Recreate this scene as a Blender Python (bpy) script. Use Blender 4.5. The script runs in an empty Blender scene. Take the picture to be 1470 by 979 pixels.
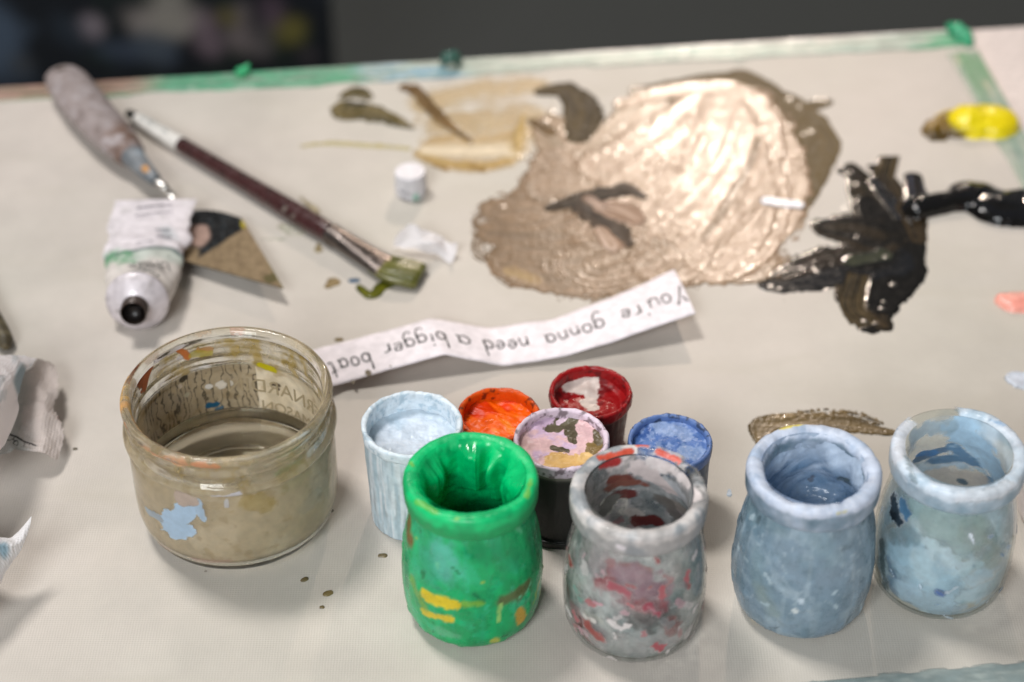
import bpy, math
import numpy as np

SC = bpy.context.scene
COL = SC.collection
rad = math.radians

# ------------------------------------------------------------------ camera geometry
F, CX, CY = 2900.0, 735.0, 489.5          # focal length and centre in photo pixels
PIT, DIST = rad(39.0), 0.95
CAM = np.array([0, -DIST * math.cos(PIT), DIST * math.sin(PIT)])
FW = np.array([0, math.cos(PIT), -math.sin(PIT)])
UP = np.array([0, math.sin(PIT), math.cos(PIT)])
RT = np.array([1.0, 0, 0])


def ray(px, py):
    px = np.asarray(px, float)[..., None]
    py = np.asarray(py, float)[..., None]
    return FW + RT * (px - CX) / F - UP * (py - CY) / F


def at(px, py, z=0.0):
    """point on the plane at height z seen at a photo pixel"""
    d = ray(px, py)
    t = (np.asarray(z, float) - CAM[2]) / d[..., 2]
    return CAM + d * t[..., None]


def cyl(px, py, c, r, far=False):
    """point of a vertical cylinder wall seen at a photo pixel"""
    d = ray(px, py)
    o = CAM[:2] - np.array(c[:2])
    a = d[0] ** 2 + d[1] ** 2
    b = o[0] * d[0] + o[1] * d[1]
    q = o @ o - r * r
    s = math.sqrt(max(b * b - a * q, 0))
    t = (-b + s) / a if far else (-b - s) / a
    return CAM + d * t


def wall(px, py, c, prof, far=False):
    """point of a turned wall (profile in mm, lip downwards included) seen at a photo pixel"""
    q = sorted([(z, r) for r, z in prof])
    zs, rs = [a for a, _ in q], [b for _, b in q]
    r = .025
    for _ in range(12):
        p = cyl(px, py, c, r, far)
        r = .5 * r + .5 * float(np.interp((p[2] - c[2]) * 1000, zs, rs)) / 1000
    return p


# ------------------------------------------------------------------ noise
def _h(ix, iy, iz, seed):
    with np.errstate(over='ignore'):
        n = (ix.astype(np.int64) * 374761393 + iy.astype(np.int64) * 668265263 + iz.astype(np.int64) * 2147483647 + seed * 1274126177) & 0xFFFFFFFF
        n = ((n ^ (n >> 13)) * 1274126177) & 0xFFFFFFFF
        n = ((n ^ (n >> 16)) * 2246822519) & 0xFFFFFFFF
        n = n ^ (n >> 15)
    return n.astype(np.float64) / 2147483647.5 - 1.0


def vn(x, y, z=0.0, seed=0):
    x, y, z = np.broadcast_arrays(np.asarray(x, float), np.asarray(y, float), np.asarray(z, float))
    ix, iy, iz = np.floor(x), np.floor(y), np.floor(z)
    fx, fy, fz = x - ix, y - iy, z - iz
    ux, uy, uz = [f * f * (3 - 2 * f) for f in (fx, fy, fz)]
    out = 0
    for a in (0, 1):
        wa = ux if a else 1 - ux
        for b in (0, 1):
            wb = uy if b else 1 - uy
            for c in (0, 1):
                wc = uz if c else 1 - uz
                out = out + wa * wb * wc * _h(ix + a, iy + b, iz + c, seed)
    return out


def fbm(x, y, z=0.0, o=4, seed=0):
    s, a, t = 0, 1.0, 0
    x, y, z = [np.asarray(q, float) for q in (x, y, z)]
    for k in range(o):
        s = s + a * vn(x * 2 ** k + 7.3 * k, y * 2 ** k, z * 2 ** k, seed + k)
        t += a
        a *= .5
    return s / t


def sm(a, b, x):
    t = np.clip((x - a) / (b - a), 0, 1)
    return t * t * (3 - 2 * t)


def L(r, g, b):
    c = np.array([r, g, b], float) / 255
    return np.where(c <= .04045, c / 12.92, ((c + .055) / 1.055) ** 2.4)


def mix(c, d, m):
    m = np.asarray(m)[..., None]
    return c * (1 - m) + np.asarray(d) * m


def catmull(P, n):
    P = np.asarray(P, float)
    k = len(P)
    t = np.linspace(0, k - 1, n)
    i = np.minimum(t.astype(int), k - 2)
    f = (t - i)[:, None]
    p0, p1, p2, p3 = P[np.maximum(i - 1, 0)], P[i], P[i + 1], P[np.minimum(i + 2, k - 1)]
    return .5 * (2 * p1 + (p2 - p0) * f + (2 * p0 - 5 * p1 + 4 * p2 - p3) * f ** 2 + (3 * p1 - p0 - 3 * p2 + p3) * f ** 3)


# ------------------------------------------------------------------ objects
def thing(name, label, cat, loc, group=None):
    o = bpy.data.objects.new(name, None)
    COL.objects.link(o)
    o.empty_display_size = .01
    o.location = [float(q) for q in loc]
    o['label'] = label
    o['category'] = cat
    if group:
        o['group'] = group
    return o


def mk(name, V, Fc, mat, parent=None, col=None, alp=None, smooth=True, label=None, cat=None, group=None, kind=None):
    V = np.asarray(V, float).reshape(-1, 3)
    if parent is not None:
        org = np.array(parent['_w'] if '_w' in parent else parent.location)
        q = parent.parent
        while q is not None:
            org = org + np.array(q.location)
            q = q.parent
    else:
        org = np.array([V[:, 0].mean(), V[:, 1].mean(), V[:, 2].min()])
    me = bpy.data.meshes.new(name)
    me.from_pydata((V - org).tolist(), [], [list(map(int, f)) for f in Fc])
    if col is not None:
        c = np.ones((len(V), 4))
        c[:, :3] = np.asarray(col, float).reshape(-1, 3)
        a = me.color_attributes.new('Col', 'FLOAT_COLOR', 'POINT')
        a.data.foreach_set('color', c.ravel())
    if alp is not None:
        a = me.attributes.new('Alp', 'FLOAT', 'POINT')
        a.data.foreach_set('value', np.clip(np.asarray(alp, float).ravel(), 0, 1))
    if smooth:
        me.polygons.foreach_set('use_smooth', [True] * len(me.polygons))
    me.materials.append(mat)
    o = bpy.data.objects.new(name, me)
    COL.objects.link(o)
    if parent is not None:
        o.parent = parent
    else:
        o.location = [float(q) for q in org]
    if label:
        o['label'] = label
    if cat:
        o['category'] = cat
    if group:
        o['group'] = group
    if kind:
        o['kind'] = kind
    return o


def gridF(n, m, wrap=False, off=0):
    i, j = np.meshgrid(np.arange(n - 1), np.arange(m if wrap else m - 1), indexing='ij')
    j2 = (j + 1) % m
    return (np.stack([i * m + j, i * m + j2, (i + 1) * m + j2, (i + 1) * m + j], -1) + off).reshape(-1, 4)


def lathe(prof, nz, nt, c, disp=None):
    """prof: (r, z) in mm bottom-out-up; returns V (nz,nt,3), th, z(mm), r(mm), arc 0..1. th = 0 faces the camera side"""
    p = catmull(prof, nz * 4)
    s = np.r_[0, np.cumsum(np.linalg.norm(np.diff(p, axis=0), axis=1))]
    u = np.linspace(0, s[-1], nz)
    r, z = np.interp(u, s, p[:, 0]), np.interp(u, s, p[:, 1])
    r = np.maximum(r, 0)
    dr, dz = np.gradient(r), np.gradient(z)
    ln = np.hypot(dr, dz) + 1e-9
    th = np.linspace(-np.pi, np.pi, nt, endpoint=False)
    TH, RR = np.meshgrid(th, r)
    ZZ = np.repeat(z[:, None], nt, 1)
    if disp is not None:
        D = disp(TH, ZZ, RR, np.repeat((u / s[-1])[:, None], nt, 1))
        RR = RR + D * (dz / ln)[:, None]
        ZZ = ZZ - D * (dr / ln)[:, None]
        RR = np.maximum(RR, 0)
    V = np.stack([c[0] + RR * np.sin(TH) / 1000, c[1] - RR * np.cos(TH) / 1000, c[2] + ZZ / 1000], -1)
    return V, TH, ZZ, RR, np.repeat((u / s[-1])[:, None], nt, 1)


def splat(V, col, p1, p2, r, c, st=1.0, amp=.6, fr=900, seed=0, soft=.25, alp=None, al=1.0):
    """a smear of colour c round the segment p1-p2 (metres), ragged by noise"""
    p1 = np.asarray(p1, float)
    p2 = np.asarray(p1 if p2 is None else p2, float)
    d = p2 - p1
    t = np.clip(((V - p1) @ d) / (d @ d + 1e-12), 0, 1)
    q = np.linalg.norm(V - p1 - t[..., None] * d, axis=-1) / (r * 1.3)
    q = q + amp * fbm(V[..., 0] * fr, V[..., 1] * fr, V[..., 2] * fr, 5, seed)
    m = (1 - sm(1 - soft, 1, q)) * st
    if alp is not None:
        alp[...] = np.maximum(alp * (1 - m * (al < alp)), m * al) if True else alp
    return mix(col, c, m)


def sweep(P, ra, rb, ns=20, up=(0, 0, 1), power=2.0):
    P = np.asarray(P, float)
    n = len(P)
    ra = np.broadcast_to(np.asarray(ra, float), (n,))
    rb = np.broadcast_to(np.asarray(rb, float), (n,))
    T = np.gradient(P, axis=0)
    T /= np.linalg.norm(T, axis=1)[:, None]
    S = np.cross(T, np.asarray(up, float))
    S /= np.linalg.norm(S, axis=1)[:, None]
    N = np.cross(S, T)
    a = np.linspace(0, 2 * np.pi, ns, endpoint=False)
    ca = np.sign(np.cos(a)) * np.abs(np.cos(a)) ** (2 / power)
    sa = np.sign(np.sin(a)) * np.abs(np.sin(a)) ** (2 / power)
    V = P[:, None] + S[:, None] * (ra[:, None] * ca)[..., None] + N[:, None] * (rb[:, None] * sa)[..., None]
    Fc = [list(f) for f in gridF(n, ns, True)]
    Fc += [list(range(ns))[::-1], [(n - 1) * ns + k for k in range(ns)]]
    return V, Fc


# ------------------------------------------------------------------ materials
def newmat(name):
    m = bpy.data.materials.new(name)
    m.use_nodes = True
    nt = m.node_tree
    nt.nodes.clear()
    out = nt.nodes.new('ShaderNodeOutputMaterial')
    return m, nt, out


def N(nt, t, **k):
    n = nt.nodes.new(t)
    for a, b in k.items():
        setattr(n, a, b)
    return n


def coords(nt):
    return N(nt, 'ShaderNodeTexCoord').outputs['Object']


def add_bump(nt, bsdf, scale, dist, detail=4, rough=.6):
    tn = N(nt, 'ShaderNodeTexNoise')
    tn.inputs['Scale'].default_value = scale
    tn.inputs['Detail'].default_value = detail
    tn.inputs['Roughness'].default_value = rough
    nt.links.new(coords(nt), tn.inputs['Vector'])
    b = N(nt, 'ShaderNodeBump')
    b.inputs['Strength'].default_value = 1.0
    b.inputs['Distance'].default_value = dist
    nt.links.new(tn.outputs['Fac'], b.inputs['Height'])
    nt.links.new(b.outputs['Normal'], bsdf.inputs['Normal'])
    return tn


def paintmat(name, rough=.4, coat=0.0, alpha=False, bump=(700, .0002), color=None, metal=0.0, spec=.5, rvar=.12, sss=0.0):
    m, nt, out = newmat(name)
    b = N(nt, 'ShaderNodeBsdfPrincipled')
    if color is None:
        a = N(nt, 'ShaderNodeAttribute', attribute_name='Col')
        src = a.outputs['Color']
    else:
        rgb = N(nt, 'ShaderNodeRGB')
        rgb.outputs[0].default_value = (*color, 1)
        src = rgb.outputs[0]
    tn = N(nt, 'ShaderNodeTexNoise')
    tn.inputs['Scale'].default_value = 260
    tn.inputs['Detail'].default_value = 5
    nt.links.new(coords(nt), tn.inputs['Vector'])
    mr = N(nt, 'ShaderNodeMapRange')
    mr.inputs[1].default_value = .3
    mr.inputs[2].default_value = .7
    mr.inputs[3].default_value = .88
    mr.inputs[4].default_value = 1.1
    nt.links.new(tn.outputs['Fac'], mr.inputs[0])
    vm = N(nt, 'ShaderNodeVectorMath', operation='SCALE')
    nt.links.new(src, vm.inputs[0])
    nt.links.new(mr.outputs[0], vm.inputs['Scale'])
    nt.links.new(vm.outputs[0], b.inputs['Base Color'])
    rr = N(nt, 'ShaderNodeMapRange')
    rr.inputs[1].default_value = .3
    rr.inputs[2].default_value = .7
    rr.inputs[3].default_value = max(rough - rvar, .03)
    rr.inputs[4].default_value = min(rough + rvar, 1)
    nt.links.new(tn.outputs['Fac'], rr.inputs[0])
    nt.links.new(rr.outputs[0], b.inputs['Roughness'])
    b.inputs['Metallic'].default_value = metal
    b.inputs['Specular IOR Level'].default_value = spec
    b.inputs['Coat Weight'].default_value = coat
    b.inputs['Coat Roughness'].default_value = .06
    if alpha:
        a2 = N(nt, 'ShaderNodeAttribute', attribute_name='Alp')
        nt.links.new(a2.outputs['Fac'], b.inputs['Alpha'])
    if bump:
        add_bump(nt, b, *bump)
    nt.links.new(b.outputs[0], out.inputs[0])
    return m


def thin_glass(name, tint, rough=.08, ior=1.45):
    m, nt, out = newmat(name)
    t = N(nt, 'ShaderNodeBsdfTransparent')
    t.inputs[0].default_value = (*tint, 1)
    g = N(nt, 'ShaderNodeBsdfGlossy')
    g.inputs['Roughness'].default_value = rough
    fr = N(nt, 'ShaderNodeFresnel')
    geo = N(nt, 'ShaderNodeNewGeometry')
    io = N(nt, 'ShaderNodeMapRange')
    io.inputs[3].default_value = ior
    io.inputs[4].default_value = 1 / ior
    nt.links.new(geo.outputs['Backfacing'], io.inputs[0])
    nt.links.new(io.outputs[0], fr.inputs[0])
    mx = N(nt, 'ShaderNodeMixShader')
    nt.links.new(fr.outputs[0], mx.inputs[0])
    nt.links.new(t.outputs[0], mx.inputs[1])
    nt.links.new(g.outputs[0], mx.inputs[2])
    nt.links.new(mx.outputs[0], out.inputs[0])
    return m


def real_glass(name, tint, ior=1.48, rough=.0, bump=None):
    m, nt, out = newmat(name)
    b = N(nt, 'ShaderNodeBsdfPrincipled')
    b.inputs['Base Color'].default_value = (*tint, 1)
    b.inputs['Transmission Weight'].default_value = 1
    b.inputs['Roughness'].default_value = rough
    b.inputs['IOR'].default_value = ior
    if bump:
        add_bump(nt, b, *bump)
    nt.links.new(b.outputs[0], out.inputs[0])
    return m


def tissue_mat(name):
    m, nt, out = newmat(name)
    a = N(nt, 'ShaderNodeAttribute', attribute_name='Col')
    d = N(nt, 'ShaderNodeBsdfPrincipled')
    d.inputs['Roughness'].default_value = .9
    d.inputs['Specular IOR Level'].default_value = .1
    t = N(nt, 'ShaderNodeBsdfTranslucent')
    nt.links.new(a.outputs['Color'], d.inputs['Base Color'])
    nt.links.new(a.outputs['Color'], t.inputs['Color'])
    w1 = N(nt, 'ShaderNodeTexWave', bands_direction='X')
    w2 = N(nt, 'ShaderNodeTexWave', bands_direction='Y')
    for w in (w1, w2):
        w.inputs['Scale'].default_value = 260
        w.inputs['Distortion'].default_value = 3
        nt.links.new(coords(nt), w.inputs['Vector'])
    ad = N(nt, 'ShaderNodeMath', operation='ADD')
    nt.links.new(w1.outputs['Fac'], ad.inputs[0])
    nt.links.new(w2.outputs['Fac'], ad.inputs[1])
    bp = N(nt, 'ShaderNodeBump')
    bp.inputs['Distance'].default_value = .00012
    nt.links.new(ad.outputs[0], bp.inputs['Height'])
    nt.links.new(bp.outputs[0], d.inputs['Normal'])
    mx = N(nt, 'ShaderNodeMixShader')
    mx.inputs[0].default_value = .35
    nt.links.new(d.outputs[0], mx.inputs[1])
    nt.links.new(t.outputs[0], mx.inputs[2])
    nt.links.new(mx.outputs[0], out.inputs[0])
    return m


def board_mat():
    m, nt, out = newmat('sealed_canvas')
    b = N(nt, 'ShaderNodeBsdfPrincipled')
    co = coords(nt)
    big = N(nt, 'ShaderNodeTexNoise')
    big.inputs['Scale'].default_value = 4.5
    big.inputs['Detail'].default_value = 3
    nt.links.new(co, big.inputs['Vector'])
    r1 = N(nt, 'ShaderNodeValToRGB')
    r1.color_ramp.elements[0].position = .36
    r1.color_ramp.elements[0].color = (*L(197, 191, 181), 1)
    r1.color_ramp.elements[1].position = .64
    r1.color_ramp.elements[1].color = (*L(206, 196, 188), 1)
    nt.links.new(big.outputs['Fac'], r1.inputs[0])
    # pale rubbed stains
    st = N(nt, 'ShaderNodeTexNoise')
    st.inputs['Scale'].default_value = 26
    st.inputs['Detail'].default_value = 7
    st.inputs['Roughness'].default_value = .65
    nt.links.new(co, st.inputs['Vector'])
    mr = N(nt, 'ShaderNodeMapRange')
    for k, v in zip((1, 2, 3, 4), (.33, .7, .90, 1.03)):
        mr.inputs[k].default_value = v
    nt.links.new(st.outputs['Fac'], mr.inputs[0])
    v1 = N(nt, 'ShaderNodeVectorMath', operation='SCALE')
    nt.links.new(r1.outputs[0], v1.inputs[0])
    nt.links.new(mr.outputs[0], v1.inputs['Scale'])
    # old wiped smears
    ws = N(nt, 'ShaderNodeTexNoise')
    ws.inputs['Scale'].default_value = 11
    ws.inputs['Detail'].default_value = 6
    ws.inputs['Distortion'].default_value = .8
    mp = N(nt, 'ShaderNodeMapping')
    mp.inputs['Scale'].default_value = (1, 2.6, 1)
    mp.inputs['Rotation'].default_value = (0, 0, .5)
    nt.links.new(co, mp.inputs['Vector'])
    nt.links.new(mp.outputs[0], ws.inputs['Vector'])
    wr = N(nt, 'ShaderNodeMapRange')
    for k, v in zip((1, 2, 3, 4), (.54, .78, 0, .34)):
        wr.inputs[k].default_value = v
    nt.links.new(ws.outputs['Fac'], wr.inputs[0])
    wm = N(nt, 'ShaderNodeMix', data_type='RGBA')
    nt.links.new(wr.outputs[0], wm.inputs[0])
    nt.links.new(v1.outputs[0], wm.inputs[6])
    wm.inputs[7].default_value = (*L(182, 175, 160), 1)
    # tiny dark specks
    vo = N(nt, 'ShaderNodeTexVoronoi')
    vo.inputs['Scale'].default_value = 62
    nt.links.new(co, vo.inputs['Vector'])
    sp = N(nt, 'ShaderNodeMapRange')
    for k, v in zip((1, 2, 3, 4), (.035, .05, 1, 0)):
        sp.inputs[k].default_value = v
    nt.links.new(vo.outputs['Distance'], sp.inputs[0])
    sel = N(nt, 'ShaderNodeSeparateColor')
    nt.links.new(vo.outputs['Color'], sel.inputs[0])
    gt = N(nt, 'ShaderNodeMath', operation='GREATER_THAN')
    gt.inputs[1].default_value = .66
    nt.links.new(sel.outputs[0], gt.inputs[0])
    mu = N(nt, 'ShaderNodeMath', operation='MULTIPLY')
    nt.links.new(sp.outputs[0], mu.inputs[0])
    nt.links.new(gt.outputs[0], mu.inputs[1])
    mu2 = N(nt, 'ShaderNodeMath', operation='MULTIPLY')
    mu2.inputs[1].default_value = .55
    nt.links.new(mu.outputs[0], mu2.inputs[0])
    mc = N(nt, 'ShaderNodeMix', data_type='RGBA')
    nt.links.new(mu2.outputs[0], mc.inputs[0])
    nt.links.new(wm.outputs[2], mc.inputs[6])
    mc.inputs[7].default_value = (*L(105, 95, 80), 1)
    nt.links.new(mc.outputs[2], b.inputs['Base Color'])
    # woven texture
    w1 = N(nt, 'ShaderNodeTexWave', bands_direction='X')
    w2 = N(nt, 'ShaderNodeTexWave', bands_direction='Y')
    for w in (w1, w2):
        w.inputs['Scale'].default_value = 280
        w.inputs['Distortion'].default_value = 1.2
        w.inputs['Detail'].default_value = 1
        nt.links.new(co, w.inputs['Vector'])
    ad = N(nt, 'ShaderNodeMath', operation='ADD')
    nt.links.new(w1.outputs['Fac'], ad.inputs[0])
    nt.links.new(w2.outputs['Fac'], ad.inputs[1])
    bp = N(nt, 'ShaderNodeBump')
    bp.inputs['Distance'].default_value = .00009
    bp.inputs['Strength'].default_value = .5
    nt.links.new(ad.outputs[0], bp.inputs['Height'])
    nt.links.new(bp.outputs[0], b.inputs['Normal'])
    rr = N(nt, 'ShaderNodeMapRange')
    for k, v in zip((1, 2, 3, 4), (.3, .7, .48, .68)):
        rr.inputs[k].default_value = v
    nt.links.new(st.outputs['Fac'], rr.inputs[0])
    nt.links.new(rr.outputs[0], b.inputs['Roughness'])
    b.inputs['Specular IOR Level'].default_value = .3
    nt.links.new(b.outputs[0], out.inputs[0])
    return m


M = dict(
    board=board_mat(),
    thick=paintmat('thick_oil_paint', .3, bump=(900, .0001)),
    taupe=paintmat('taupe_oil_paint', .32, coat=.05, bump=(700, .00002), spec=.32, rvar=.06),
    glaze=paintmat('thin_glaze', .2, alpha=True, bump=(300, .00006), spec=.6, rvar=.05),
    wet=paintmat('wet_black_paint', .11, bump=(600, .00002), spec=.5, rvar=.03),
    glossy=paintmat('painted_glass', .32, coat=.12, bump=(500, .00008), spec=.4),
    chalky=paintmat('dried_paint', .45, bump=(900, .00012)),
    inner=paintmat('wet_tub_paint', .4, bump=(700, .00006), spec=.28),
    gloss_in=paintmat('wet_jar_paint', .24, bump=(500, .00006), spec=.5),
    alpha=paintmat('paint_film', .4, alpha=True, bump=(800, .0001)),
    crusty=paintmat('crusty_paint', .36, coat=.15, bump=(600, .00005)),
    matte=paintmat('matte_film', .55, bump=(600, .00003), spec=.2),
    film=paintmat('dried_water_film', .5, alpha=True, bump=(600, .0001)),
    plastic=paintmat('paper_wrap', .45, bump=(120, .0006)),
    paper=paintmat('white_paper', .75, bump=(90, .00006), color=L(236, 228, 232), rvar=.05),
    ink=paintmat('black_ink', .6, bump=None, color=L(10, 15, 18)),
    metal=paintmat('brushed_metal', .34, bump=(900, .00006), color=L(112, 104, 100), metal=1.0),
    metalc=paintmat('smeared_metal', .38, bump=(900, .0001), metal=.15),
    wood=paintmat('worn_handle', .5, bump=(500, .0003)),
    dish=paintmat('white_plastic', .4, bump=(80, .0002), color=L(232, 222, 220)),
    table=paintmat('white_table', .5, bump=(60, .0005), color=L(222, 208, 202)),
    floor=paintmat('grey_floor', .9, bump=(20, .001), color=L(86, 87, 85), spec=.1),
    canvas=paintmat('dark_canvas', .8, bump=(300, .0006), spec=.2),
    tissue=tissue_mat('tissue'),
    jarglass=thin_glass('jar_glass', (.93, .955, .945), .1),
    glass=real_glass('clear_glass', (.97, .985, .96), 1.48, .0, (60, .0004)),
    water=real_glass('murky_water', (.93, .88, .76), 1.33, .0),
)


# ------------------------------------------------------------------ setting
def box(x0, x1, y0, y1, z0, z1):
    V = [(x, y, z) for z in (z0, z1) for y in (y0, y1) for x in (x0, x1)]
    return np.array(V), [(0, 2, 3, 1), (4, 5, 7, 6), (0, 1, 5, 4), (2, 6, 7, 3), (1, 3, 7, 5), (0, 4, 6, 2)]


ANG = rad(6.7)
BX, BY = np.array([math.cos(ANG), math.sin(ANG)]), np.array([-math.sin(ANG), math.cos(ANG)])
BR = at(1386, 41)[:2]                     # far right corner of the board
NEAR = (at(1240, 975)[:2] - BR) @ BY - .022
BW, BD = .80, -NEAR


def brd(u, v, z):
    """u: metres left of the right edge (negative = left), v: metres from the far edge towards the camera"""
    u, v, z = np.broadcast_arrays(np.asarray(u, float), np.asarray(v, float), np.asarray(z, float))
    p = BR + u[..., None] * BX - v[..., None] * BY
    return np.concatenate([p, z[..., None]], -1)


V, Fc = box(-4, 4, -2, 7, -.79, -.75)
mk('floor', V, Fc, M['floor'], kind='structure', smooth=False)

Vb, Fb = box(-BW - .03, .42, -BD - .3, .005, -.03, -.0042)
Vb = brd(Vb[:, 0], -Vb[:, 1], Vb[:, 2])
mk('tabletop', Vb, Fb, M['table'], kind='structure', smooth=False)

board = thing('painting_board', 'cream canvas board with green smeared borders lying under all the jars', 'board', (*BR, -.004))
Vb, Fb = box(-BW, 0, -BD, 0, -.004, 0)
mk('board_panel', brd(Vb[:, 0], -Vb[:, 1], Vb[:, 2]), Fb, M['board'], board, smooth=False)


def edge_strip(u0, u1, v0, v1, colf, z=.0004, st=.0012, seed=0):
    n, m = max(int(abs(u1 - u0) / st), 4), max(int(abs(v1 - v0) / st), 4)
    U, W = np.meshgrid(np.linspace(u0, u1, n), np.linspace(v0, v1, m), indexing='ij')
    c, a = colf(U, W)
    h = z * sm(.05, .4, a) + .0006 * sm(.2, .8, a) * (fbm(U * 60, W * 400, 0, 3, seed) * .5 + .4) - .0004 * (1 - sm(.05, .3, a))
    P = brd(U, W, h).reshape(-1, 3)
    keep = a.ravel() > .04
    f = gridF(n, m)
    return P, f[keep[f].any(1)], c, a


def far_col(U, W):
    x = U                                            # 0 at right corner, negative to the left
    g = fbm(x * 22, W * 180, 0, 4, 3)
    g2 = fbm(x * 60, W * 420, 0, 3, 8)
    c = np.broadcast_to(L(172, 184, 172), x.shape + (3,)).copy()
    c = mix(c, L(150, 178, 166), sm(-.1, .5, g))
    c = mix(c, L(190, 184, 176), sm(.15, .5, g2) * .7)
    w = sm(-.345, -.36, x + .012 * g2) * sm(-.50, -.46, x)          # green run
    c = mix(c, L(74, 158, 118), w * sm(-.5, .1, g + .25) * (.7 + .3 * sm(-.3, .3, g2)))
    c = mix(c, L(178, 190, 176), w * sm(.2, .45, g2 + .4 * g) * .7)
    w = sm(-.285, -.30, x) * sm(-.365, -.345, x)                # blue run
    c = mix(c, L(104, 152, 176), w * sm(-.2, .3, g2 + g) * .85)
    c = mix(c, L(196, 206, 210), w * sm(.25, .45, g2))
    w = sm(-.455, -.485, x)                                     # brown and pink run on the left
    c = mix(c, mix(np.broadcast_to(L(150, 128, 108), c.shape), L(176, 140, 128), sm(-.2, .3, g2)), w)
    c = mix(c, L(86, 150, 110), w * sm(.0125, .0165, W) * .8)
    c = mix(c, L(62, 120, 108), sm(.45, .6, g2) * .7)
    c = mix(c, L(60, 158, 110), sm(-.05, -.02, x) * sm(-.3, .2, g) * .8)
    c = mix(c, L(226, 218, 214), sm(.0045, .0025, W + .0012 * g) * sm(-.30, -.2, x) * .9)   # pale outer line
    a = sm(.0, .25, (.0195 - .004 * sm(-.35, -.5, x) + .004 * g + .002 * g2 - W) / .006)
    a = a * (.72 + .5 * sm(-.4, .2, g2 + .5 * g))
    return c, a


P, f, c, a = edge_strip(-BW + .002, -.0005, .0006, .026, far_col, seed=1)
ep = mk('edge_paint', P, f, M['alpha'], board, col=c, alp=a * .93)
ep['label'] = 'green and blue smeared far border'


def right_col(U, W):
    g = fbm(U * 180, W * 22, 0, 4, 13)
    g2 = fbm(U * 400, W * 60, 0, 3, 18)
    c = np.broadcast_to(L(168, 184, 168), U.shape + (3,)).copy()
    c = mix(c, L(120, 165, 125), sm(-.3, .4, g) * sm(.13, .04, W))
    c = mix(c, L(185, 185, 120), sm(.2, .5, g2) * sm(.1, .05, W) * .8)
    c = mix(c, L(128, 160, 148), sm(.06, .12, W) * sm(-.3, .3, g))
    c = mix(c, L(205, 200, 190), sm(.2, .5, g2) * .5)
    a = sm(0, .4, (U + .021 + .003 * g + .001 * g2) / .012)
    return c, a


P, f, c, a = edge_strip(-.03, -.0005, .026, BD - .03, right_col, seed=2)
ep = mk('edge_paint', P, f, M['alpha'], board, col=c, alp=a * .75)
ep['label'] = 'grey green smeared right border'


def near_col(U, W):
    g = fbm(U * 22, W * 180, 0, 4, 23)
    g2 = fbm(U * 120, W * 420, 0, 3, 28)
    c = np.broadcast_to(L(128, 150, 152), U.shape + (3,)).copy()
    c = mix(c, L(160, 176, 174), sm(-.2, .4, g2))
    a = sm(0, .3, (W - (BD - .0235) + .0018 * g + .0012 * g2) / .003)
    return c, a


P, f, c, a = edge_strip(-BW + .002, -.0005, BD - .03, BD - .0005, near_col, seed=4)
ep = mk('edge_paint', P, f, M['alpha'], board, col=c, alp=a * .62)
ep['label'] = 'blue grey smeared near border'


# dark spattered canvas standing on the floor behind the table
def plane_y(px, py, y):
    d = ray(px, py)
    return CAM + d * ((y - CAM[1]) / d[..., 1])[..., None]


PY = 1.05
n, m = 150, 110
xr = float(plane_y(474, 50, PY)[0])
xs, zs = np.linspace(xr - .95, xr, n), np.linspace(-.75, -.12, m)
X, Z = np.meshgrid(xs, zs, indexing='ij')
g = fbm(X * 9, Z * 9, 0, 5, 31)
g2 = fbm(X * 22, Z * 22, 5, 4, 35)
c = np.broadcast_to(L(30, 33, 38), X.shape + (3,)).copy()
c = mix(c, L(84, 98, 116), sm(.05, .5, g) * .8)
c = mix(c, L(40, 52, 44), sm(.2, .55, g2) * .7)
Vp = np.stack([X, np.full_like(X, PY), Z], -1)
for (px, py, qx, qy, r, cc, s) in [(205, 30, 270, 28, .014, (176, 166, 160), .9), (240, 5, 243, 30, .016, (176, 170, 160), .8), (130, 35, 131, 37, .010, (178, 164, 172), .9),
                                  (295, 30, 305, 68, .011, (150, 130, 140), .8), (345, 22, 340, 58, .010, (140, 128, 128), .75), (340, 58, 372, 70, .010, (140, 128, 128), .75),
                                  (372, 68, 385, 38, .009, (110, 104, 104), .6), (418, 42, 419, 43, .012, (140, 130, 66), .8), (325, 25, 330, 28, .009, (130, 120, 60), .7),
                                  (165, 70, 240, 72, .012, (84, 96, 116), .7), (95, 40, 110, 45, .014, (60, 70, 82), .7), (440, 78, 441, 79, .008, (90, 82, 84), .7),
                                  (28, 92, 30, 93, .008, (90, 90, 90), .6), (215, 62, 222, 70, .015, (100, 110, 120), .6), (390, 14, 392, 10, .012, (120, 98, 112), .7)]:
    c = splat(Vp, c, plane_y(px, py, PY), plane_y(qx, qy, PY), r * 1.5, L(*[min(255, q * .86) for q in cc]), s, .55, 45, px, .8)
Vb = np.stack([X, np.full_like(X, PY + .03), Z], -1)
Vall = np.concatenate([Vp.reshape(-1, 3), Vb.reshape(-1, 3)])
Fp = gridF(n, m)
idx = np.arange(n * m).reshape(n, m)
loop = np.r_[idx[:, 0], idx[-1, 1:], idx[-2::-1, -1], idx[0, -2:0:-1]]
side = [(loop[k], loop[(k + 1) % len(loop)], loop[(k + 1) % len(loop)] + n * m, loop[k] + n * m) for k in range(len(loop))]
mk('spattered_canvas', Vall, [*Fp.tolist(), *(Fp[:, ::-1] + n * m).tolist(), *side], M['canvas'], col=np.concatenate([c.reshape(-1, 3)] * 2), smooth=False,
   label='dark blurred canvas spattered with pale paint standing behind the board', cat='canvas')


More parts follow.
